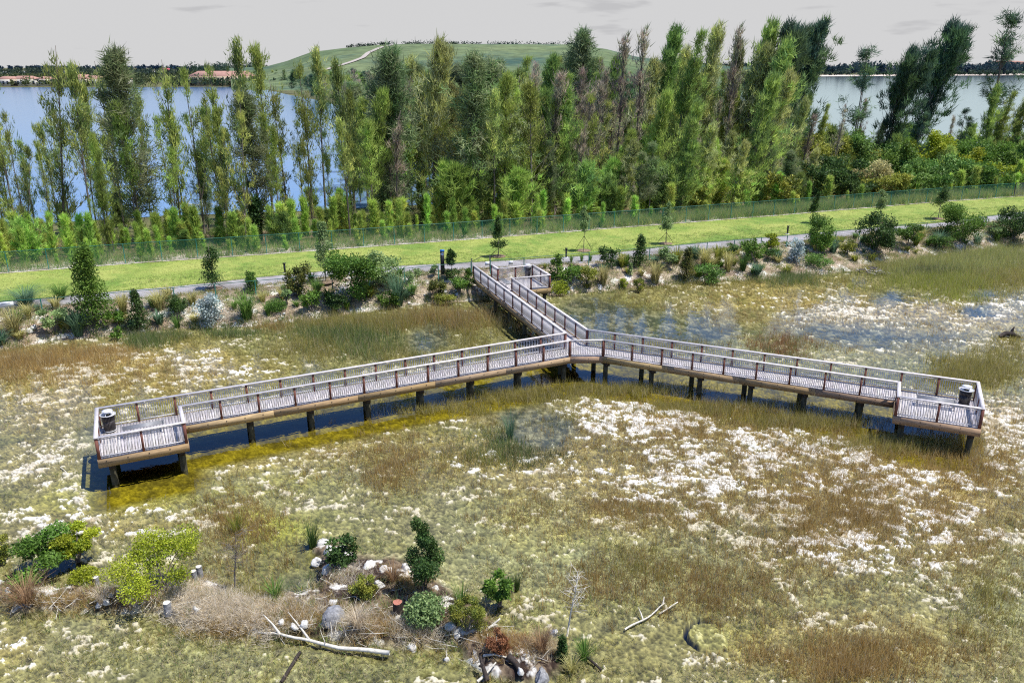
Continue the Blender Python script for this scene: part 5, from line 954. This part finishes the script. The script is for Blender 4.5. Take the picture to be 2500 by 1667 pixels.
# big bleached grass mound, one mass of dead blades
B = Blades(); n = 900; x = rg.normal(size=n) * 80 + 545; y = rg.normal(size=n) * 24 + 1487 + (x - 545) * .16; P = G(x, y, .1)
zz = np.array([marsh_h(a, b) for a, b in zip(x, y)]) - .02
clumps(B, np.c_[P, zz], 30, .34, .14, 'bleach', (.012, .020), 1.9); clumps(B, np.c_[P, zz][::9], 10, .4, .14, 'straw', (.010, .018), .9)
for cx_, cy_, rx, ry, k_, pal, h_ in ((180, 1475, 150, 24, 130, 'orange', .3), (330, 1470, 90, 20, 70, 'brown', .3), (720, 1520, 90, 30, 130, 'brown', .35), (940, 1540, 110, 40, 160, 'orange', .3), (1000, 1440, 60, 30, 60, 'brown', .4), (1250, 1580, 90, 30, 120, 'orange', .4), (1250, 1590, 60, 30, 50, 'red', .35), (1000, 1550, 80, 30, 90, 'bleach', .5), (860, 1420, 60, 40, 80, 'bleach', .3), (860, 1540, 60, 30, 60, 'bleach', .4), (1320, 1590, 60, 30, 60, 'straw', .4), (760, 1500, 60, 30, 50, 'bleach', .3), (560, 1540, 110, 20, 120, 'brown', .3), (620, 1455, 60, 20, 60, 'olive', .5), (480, 1420, 80, 30, 60, 'brown', .3)):
    x = rg.normal(size=k_) * rx * .5 + cx_; y = rg.normal(size=k_) * ry * .5 + cy_; P = G(x, y, .05); clumps(B, np.c_[P, [marsh_h(a, b) - .02 for a, b in zip(x, y)]], 18, h_, .12, pal, (.010, .018), .7)
B.build('dead_grass', 'bleached dead grass matted over the foreground mud islands', rg)
B = Blades()                                   # weeds and brush between the plants of the island
x = np.concatenate([rg.uniform(0, 640, 260), rg.uniform(640, 1400, 520)]); y = np.concatenate([rg.normal(size=260) * 26 + 1455, rg.normal(size=520) * 60 + 1500]); mm = blobs(x, y, ISLE) > .32; x = x[mm]; y = y[mm]; P = G(x, y, .05); C0 = np.c_[P, [marsh_h(a, b) - .02 for a, b in zip(x, y)]]
for i, (pal, h_, ln_) in enumerate((('fresh', .30, .5), ('olive', .35, .6), ('bleach', .35, .9), ('brown', .4, .8), ('green', .35, .5), ('straw', .3, 1.2))): clumps(B, C0[i::6], 18, h_, .14, pal, (.012, .022), ln_)
B.build('island_weeds', 'weeds and dry brush tangled over the foreground islands', rg)
A_ = Acc()
for i in range(150):
    x = rg.uniform(640, 1380) if i > 50 else rg.uniform(0, 640); y = rg.normal() * (48 if i > 50 else 18) + (1515 if i > 50 else 1462)
    if float(blobs(np.array(x), np.array(y), ISLE)) < .35: continue
    z = marsh_h(x, y); p = np.array([*G(x, y, z), z + .03]); a = rg.uniform(0, 6.28); d = np.array([math.cos(a), math.sin(a), rg.uniform(-.05, .5)]) * rg.uniform(.15, .55); A_.tube([p - d * [1, 1, .1], p + rg.normal(size=3) * .03 + [0, 0, .03], p + d], (.012, .011, .005), 4)
tag(A_.build('twig_litter', M_palebark), 'dead twigs strewn over the foreground mud islands', 'twigs', None, 'stuff')
# rocks
def rock(x, y, w, h, m, label, group=None, seed=0):
    r = np.random.default_rng(seed + abs(int(x))); z = zf(x, y); p = G(x, y, z); W = w * math.hypot(math.hypot(*p), CH) / F
    k = 14; V = []; 
    for i in range(8):
        t = i / 7; a = np.arange(k) * 2 * math.pi / k; rr = math.sin(math.pi * (.12 + .80 * t)) ** .6
        V.append(np.c_[rr * np.cos(a), rr * np.sin(a), np.full(k, 1 - math.cos(math.pi * t * .92))])
    V = np.concatenate(V); q = V * [W / 2, W / 2 * r.uniform(.7, 1), W * h / 2]; s = 3.2 / W
    for _ in range(7):
        nn_ = r.normal(size=3); nn_[2] = abs(nn_[2]) * .8; nn_ /= np.linalg.norm(nn_); dd_ = q @ nn_; lim = dd_.max() * r.uniform(.55, .85); q -= np.maximum(dd_ - lim, 0)[:, None] * nn_ * .92
    q *= (.62 + .8 * fbm(V[:, 0] * 1.4 + V[:, 2], V[:, 1] * 1.4 - V[:, 2] + seed, 1.1, 4, seed + 5, .6))[:, None]
    Fq = grid_faces(8, k); Fq = np.concatenate([Fq, [[i * k + k - 1, i * k, (i + 1) * k, (i + 1) * k + k - 1] for i in range(7)]]); A_ = Acc(); A_.add(q, Fq); A_.add([[0, 0, q[-k:, 2].mean() * 1.02]], np.zeros((0, 3), int)); A_.F[3].append(np.array([[7 * k + j, 7 * k + (j + 1) % k, A_.n - 1] for j in range(k)]))
    o = A_.build('rock', m); o.location = (*p, z - W * h * .24); o.rotation_euler = (0, 0, r.uniform(0, 6)); return tag(o, label, 'rock', group)
rock(819, 1512, 70, .42, M_greyrock, 'grey speckled boulder in the middle of the foreground island', None, 3)
rock(1320, 1655, 46, .8, M_greyrock, 'grey rounded rock at the bottom edge, island end', None, 5)
for x, y, w in ((790, 1330, 34), (808, 1352, 40), (776, 1375, 30), (800, 1392, 36), (838, 1340, 26), (846, 1322, 20), (905, 1388, 40), (935, 1395, 30), (990, 1392, 34), (925, 1430, 30), (745, 1525, 24), (722, 1530, 22), (970, 1510, 22), (1005, 1585, 26), (1100, 1530, 30), (1115, 1550, 22), (5, 1425, 22), (22, 1445, 22), (260, 1470, 22), (240, 1478, 16), (272, 1456, 14), (480, 1490, 24), (690, 1520, 20), (1265, 1585, 22), (1285, 1600, 18), (1270, 1640, 22), (1350, 1545, 26), (1330, 1580, 14), (1270, 1575, 18), (812, 1470, 26), (1090, 1610, 18), (1060, 1440, 22)):
    rock(x, y, w, .55, M_rock, 'whitish limestone rock lying on the muddy foreground islands', 'limestone rocks on the foreground islands', 7)
# limestone lumps along the waterline of the bank
for i in range(36):
    x = rg.uniform(1000, 1160) if i < 10 else rg.uniform(1360, 1580) if i < 22 else rg.uniform(0, 800); s0, m0 = sn(plant(x, 760, .2)[:2]); p = xy(s0, float(n_shore(s0)) + rg.uniform(.3, 2.2)); px_, py_2 = PXL(p[0], p[1], float(groundz(p)))
    r = rock(px_, py_2, rg.uniform(7, 15), .6, M_rock, 'pale limestone lump on the sandy slope at the waterline of the bank', 'limestone lumps on the bank', 20 + i); r.location = (*p, float(groundz(p)) - .03)
# logs, stumps and sticks
def Lg(pts, z): return [g3(x, y, zz) for (x, y), zz in zip(pts, z)]
stick('fallen_log', Lg([(954, 1593), (833, 1578), (753, 1557), (665, 1546), (630, 1548)], (.10, .14, .18, .20, .1)), .08, .025, M_palebark, 'long bleached fallen trunk lying in front of the foreground island', 'log', 2, 401)
stick('fallen_log', Lg([(735, 1592), (712, 1625), (685, 1664)], (.02, .03, .03)), .06, .06, M_darkwood, 'dark waterlogged log near the bottom edge, below the bleached trunk', 'log', 0, 402)
stick('dead_branch', Lg([(1160, 1552), (1190, 1535), (1221, 1508)], (.10, .3, .6)), .055, .03, M_palebark, 'bleached branch stub rising right of the pale large-leaved shrub', 'branch', 1, 403)
stick('dead_branch', Lg([(1526, 1534), (1570, 1510), (1600, 1488), (1622, 1470)], (.04, .1, .1, .14)), .035, .02, M_palebark, 'forked bleached branch lying on the algae right of centre', 'branch', 2, 404)
stick('dead_branch', Lg([(1610, 1498), (1654, 1470)], (.05, .12)), .03, .02, M_palebark, 'straight bleached stick beside the forked branch', 'branch', 0, 405)
stick('dead_branch', Lg([(148, 1140), (158, 1148), (170, 1160)], (.02, .06, .02)), .02, .012, M_palebark, 'thin pale stick in the water left of the left end platform', 'branch', 0, 406)
stick('dead_branch', Lg([(1425, 1594), (1440, 1608), (1468, 1635)], (.12, .1, .06)), .05, .04, M_darkwood, 'short dark log right of the island end', 'log', 1, 407)
for i, (pts, z, r0, m, lb) in enumerate([([(1190, 1660), (1180, 1632), (1172, 1600)], (.1, .3, .55), .09, M_darkwood, 'dark root stump standing at the island end'), ([(1240, 1600), (1262, 1622), (1276, 1660)], (.5, .35, .1), .12, M_darkwood, 'thick dark root arching to the bottom edge, island end'), ([(1165, 1662), (1190, 1640), (1212, 1616)], (.05, .2, .4), .05, M_palebark, 'bleached root pointing up at the island end'), ([(1180, 1600), (1210, 1596), (1240, 1604)], (.3, .4, .4), .05, M_palebark, 'bleached root lying across the island end')]): stick('root', Lg(pts, z), r0, r0 * .5, m, lb, 'root', 2, 420 + i)
def stump(x, y, w, yt, m, label, top=None):
    z = zf(x, y); p = G(x, y, z); P3 = np.array([*p, z]); h = top_h(P3, yt); W = w * math.hypot(math.hypot(*p), CH) / F; o = empty('tree_stump', P3, 0, label, 'stump')
    A_ = Acc(); k = 12; a = np.arange(k) * 2 * math.pi / k; V = np.concatenate([np.c_[W / 2 * s * np.cos(a) * (1 + .12 * np.sin(3 * a)), W / 2 * s * np.sin(a), np.full(k, zz)] for s, zz in ((1.35, -.1), (1.05, h * .25), (.95, h))])
    A_.add(V, [[i * k + j, i * k + (j + 1) % k, (i + 1) * k + (j + 1) % k, (i + 1) * k + j] for i in range(2) for j in range(k)]); A_.build('bark', m, o, True)
    B_ = Acc(); V2 = V[2 * k:]; B_.add(np.concatenate([V2, [[0, 0, h + .01]]]), [[j, (j + 1) % k, k] for j in range(k)]); B_.build('cut_face', top or M_palebark, o)
stump(476, 1420, 12, 1393, M_greyrock, 'taller grey post stump beside the wide yellow-green bush'); stump(489, 1412, 13, 1382, M_greyrock, 'second grey post stump, just behind the taller one'); stump(236, 1428, 12, 1408, M_greyrock, 'short grey stump beside the small lime bush'); stump(410, 1492, 16, 1470, M_greyrock, 'low grey stump at the left end of the bleached grass mound')
stump(972, 1500, 22, 1469, M_darkwood, 'dark cut stump with a reddish top left of the pale large-leaved shrub', mat_plain('red_heartwood', (.42, .17, .12), .8, .1, .3, 12))
# dead bare saplings
def dead_tree(x, y, yt, wpx, label, m, seed):
    z = zf(x, y); p = np.array([*G(x, y, z), z]); h = top_h(p, yt); w = wpx * math.hypot(math.hypot(p[0], p[1]), CH) / F; r = np.random.default_rng(seed); o = empty('dead_sapling', p, 0, label, 'dead tree'); A_ = Acc(); tp = np.array([[0, 0, -.1], [.04 * h, 0, h * .35], [.10 * h, .02, h * .7], [.12 * h, 0, h]]); A_.tube(tp, (.035, .028, .016, .006), 6); A_.build('trunk', m, o, True); B_ = Acc()
    for i in range(34):
        t = r.uniform(.35, 1); b = np.array([np.interp(t, (0, .35, .7, 1), tp[:, k]) for k in range(3)]); a = r.uniform(0, 6.28); L_ = w * .55 * r.uniform(.4, 1.1) * (1.3 - t * .6); e = b + np.array([math.cos(a) * L_, math.sin(a) * L_, L_ * r.uniform(.1, .8)]); mid = (b + e) / 2 + r.normal(size=3) * .06; B_.tube([b, mid, e], (.010, .007, .004), 4, cap=False)
        for _ in range(3): d = r.normal(size=3) * L_ * .3; B_.tube([mid, mid + d], (.006, .003), 3, cap=False)
    B_.build('twigs', m, o)
dead_tree(573, 1444, 1300, 90, 'bare leaning sapling with a dark red foot behind the bleached grass mound', M_bark, 31)
dead_tree(1384, 1552, 1394, 74, 'pale leafless dead sapling right of the foreground island', M_palebark, 32)
# driftwood heap and stump on the right
bp_ = plant(2129, 668, .05); o = empty('driftwood_pile', bp_, 0, 'heap of grey driftwood and brush at the water, right part of the shore', 'driftwood'); r = np.random.default_rng(77)
for i in range(26):
    a = r.uniform(0, 6.28); L_ = r.uniform(.5, 1.4); c = np.array([r.normal() * .55, r.normal() * .3, r.uniform(.05, .55)]); d = np.array([math.cos(a), math.sin(a) * .6, r.uniform(-.2, .5)]) * L_ * .5; A_ = Acc(); A_.tube([c - d, c + r.normal(size=3) * .06, c + d], (.05, .04, .02), 5); A_.build('branch', M_bark if i % 3 else M_palebark, o)
bp_ = plant(2463, 822, .0); o = empty('tree_root', bp_, 0, 'dark half-sunken root stump at the right edge of the marsh', 'stump')
A_ = Acc(); A_.tube([[-.7, 0, .02], [-.2, .1, .22], [.15, 0, .2], [.8, -.1, .0]], (.10, .20, .19, .06), 8); A_.build('log', M_darkwood, o, True); A_ = Acc(); A_.tube([[.1, 0, .2], [.2, .05, .5], [.25, .0, .75]], (.14, .09, .03), 7); A_.build('snag', M_darkwood, o, True)
# ------------------------------------------------------------------ across the water: roofs, treelines, masts
def house(x, ybase, wpx, yeave, yridge, wall, roof, label, group=None, depth=.45, nwin=5, name='house', flat=False):
    p = G(x, ybase, .5); d = math.hypot(math.hypot(*p), CH) / F; W = wpx * d; D = max(8., W * depth); P3 = np.array([*p, .5]); he = top_h(P3, yeave); hr = top_h(P3, yridge); o = empty(name, P3, 0, label, 'house' if name == 'house' else 'building', group)
    A_ = Acc(); A_.box([0, D / 2, he / 2], W / 2, D / 2, he / 2); A_.build('wall', wall, o)
    e = .5; q = [(-W / 2 - e, -e), (W / 2 + e, -e), (W / 2 + e, D + e), (-W / 2 - e, D + e)]; ins = min(D * .5, W * .3); B_ = Acc()
    V = [[*c, he] for c in q] + [[*c, he + .35] for c in q] + [[-W / 2 + ins, D * .45, hr], [W / 2 - ins, D * .45, hr], [W / 2 - ins, D * .55, hr], [-W / 2 + ins, D * .55, hr]]
    B_.add(V, [[3, 2, 1, 0], [0, 1, 5, 4], [1, 2, 6, 5], [2, 3, 7, 6], [3, 0, 4, 7], [4, 5, 9, 8], [5, 6, 10, 9], [6, 7, 11, 10], [7, 4, 8, 11], [8, 9, 10, 11]]); B_.build('roof', roof, o)
    fl = max(1, int(he / 3.2))
    for f in range(fl):
        for i in range(nwin): C_ = Acc(); C_.box([-W / 2 + W * (i + .5) / nwin, -.03, he * (f + .5) / fl], W / nwin * .22, .05, he / fl * .24); C_.build('window', M_glass, o)
M_glass = mat_plain('window_glass', (.04, .05, .06), .2, .5, .1, 3); M_stucco = mat_plain('stucco', (.58, .47, .36), .9, .1, .08, .2); M_stuccow = mat_plain('pale_stucco', (.68, .64, .58), .9, .1, .08, .2); M_tile = mat_plain('roof_tile', (.42, .24, .19), .85, .1, .15, .3); M_tile2 = mat_plain('red_roof', (.45, .10, .12), .8, .1, .15, .3)
for x, w, yr, lb in ((20, 40, 187, 'pale house with pinkish hip roof across the lake at the left edge'), (58, 52, 186, 'longer pale house with pinkish roof right of the leftmost one, across the lake'), (112, 30, 187, 'small pinkish roofed house behind the split-topped tree, across the lake'), (190, 60, 182, 'house with a tall pinkish hip roof across the lake, left third'), (240, 50, 185, 'house with an orange-pink roof right of the tall hip roof'), (290, 44, 187, 'small house with a dull pink roof near the middle of the far shore')): house(x, 211, w, 194, yr, M_stuccow, M_tile, lb, 'houses across the left lake')
house(540, 211, 140, 187, 174, M_stucco, M_tile, 'long three-storey apartment block with a red-brown roof across the lake', None, .25, 14, 'apartment_block'); house(678, 180, 50, 172, 168, M_stuccow, M_tile, 'long low pale building with a pink roof at the foot of the hill', None, .3, 6, 'building')
house(405, 183, 24, 175, 167, M_stuccow, M_tile2, 'small building with a bright red-pink roof on the far horizon', None, .5, 3, 'building')
for x, w, lb in ((32, 72, 'long white warehouse on the horizon at the left edge'), (162, 40, 'white warehouse on the horizon left of the red-pink roof, nearer the edge'), (365, 44, 'white warehouse on the horizon just left of the red-pink roof')): house(x, 179, w, 174.5, 174, M_white, M_white, lb, 'white warehouses on the horizon', .2, 8, 'warehouse')
house(2458, 178, 66, 152, 149, mat_plain('brown_facade', (.16, .11, .10), .9, .1, .1, .1), M_tile, 'brown block rising over the far treeline at the right edge', None, .3, 9, 'building')
def canopy(name, label, px0, px1, y0, y1, n, hgt, size, pal, seed, kind='stuff'):
    r = np.random.default_rng(seed); Vs, Fs, Cs = [], [], []; nv = 0; x = r.uniform(px0, px1, n); y = r.uniform(y0, y1, n); P = G(x, y, .5)
    for i in range(n):
        h = hgt * r.uniform(.55, 1.15) * (.7 + .6 * vn(np.array(x[i] / 35.0), np.array(2.5), seed)); w = h * r.uniform(.25, .5); k = 44
        d = r.normal(size=(k, 3)); d /= np.linalg.norm(d, axis=1, keepdims=True); Q = np.array([P[i, 0], P[i, 1], .5 + h * .52]) + d * np.array([w, w, h * .46]) * (r.random((k, 1)) ** .4); Q[:, 2] = np.maximum(Q[:, 2], .6)
        V, Fq = leaves(Q, size * r.uniform(.6, 1.4, k), size * r.uniform(.4, .8, k), r, .8); c = lerp(np.array(pal[0]), np.array(pal[1]), r.random()) * r.uniform(.7, 1.25, (k, 1)); Vs.append(V); Fs.append(Fq + nv); Cs.append(np.repeat(c, 4, 0)); nv += len(V)
    o = mesh(name, np.concatenate(Vs), np.concatenate(Fs), M_leaf, None, np.concatenate(Cs)); return tag(o, label, 'trees', None, kind)
canopy('shore_trees', 'low trees and palms between the houses on the far left shore', -300, 640, 196, 212.5, 560, 11, 2.2, ((.05, .08, .03), (.11, .13, .05)), 1)
canopy('shore_trees', 'dark trees at the water below the apartment block', 420, 700, 200, 214, 110, 8.5, 1.8, ((.03, .06, .035), (.08, .11, .04)), 2)
canopy('wooded_land', 'woods and roofs of trees behind the houses on the far left', -300, 700, 177, 192, 620, 14, 3.2, ((.03, .06, .05), (.08, .11, .06)), 3)
canopy('distant_treeline', 'distant treeline along the left horizon, its blue painted in for haze', -500, 760, 167.5, 174, 560, 19, 9, ((.012, .04, .085), (.03, .075, .11)), 4)  # distance haze is put into the leaf colour as blue
canopy('tall_far_trees', 'taller clump of far trees above the apartment roof', 470, 640, 184, 188, 70, 26, 3.4, ((.03, .065, .05), (.06, .10, .05)), 5)
canopy('distant_woods', 'dark woods along the far side of the right lake, blue painted in for haze', 1500, 2900, 177, 183.5, 760, 23, 6.5, ((.010, .030, .055), (.030, .065, .065)), 6)  # leaf colour shifted to blue to stand for haze
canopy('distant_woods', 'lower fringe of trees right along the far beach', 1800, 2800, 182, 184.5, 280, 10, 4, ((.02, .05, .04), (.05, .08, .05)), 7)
for cx_, n_ in ((1000, 26), (1250, 40)):
    r = np.random.default_rng(cx_)
xx = np.concatenate([rg.uniform(850, 960, 26), rg.uniform(990, 1420, 60)]); P = []; 
Vs, Fs, Cs = [], [], []; nv = 0
for x in xx:
    y = np.interp(x, crest[:, 0], crest[:, 1]); a, b, c = ray(x, y); kk = YH / b; k = 30; h = rg.uniform(2.0, 4.5); Q = np.array([float(a * kk), YH - 8, CH + float(c * kk) + h * .2]) + rg.normal(size=(k, 3)) * [h * .8, h * .6, h * .3]; V, Fq = leaves(Q, np.full(k, 1.6), np.full(k, 1.1), rg); Vs.append(V); Fs.append(Fq + nv); nv += len(V); Cs.append(np.tile(np.array([[.02, .05, .03]]) * rg.uniform(.7, 1.4), (k * 4, 1)))
tag(mesh('hilltop_scrub', np.concatenate(Vs), np.concatenate(Fs), M_leaf, None, np.concatenate(Cs)), 'dark scrub along the crest of the hill', 'bushes', None, 'stuff')
for x, y0, y1, lb in ((1014, 110, 90, 'thin mast on the crest of the hill'), (573, 172, 120, 'thin lattice mast beyond the apartment block')):
    p = np.array([*(lambda a: (float(a[0] * YH / a[1]), YH))(ray(x, y0)), 0.]); p[2] = CH + float(ray(x, y0)[2] * YH / ray(x, y0)[1]); A_ = Acc(); h = top_h(p, y1); A_.tube([[0, 0, -1], [0, 0, h]], (.35, .12), 5); o = A_.build('mast', M_darkwood); o.location = p; tag(o, lb, 'mast')
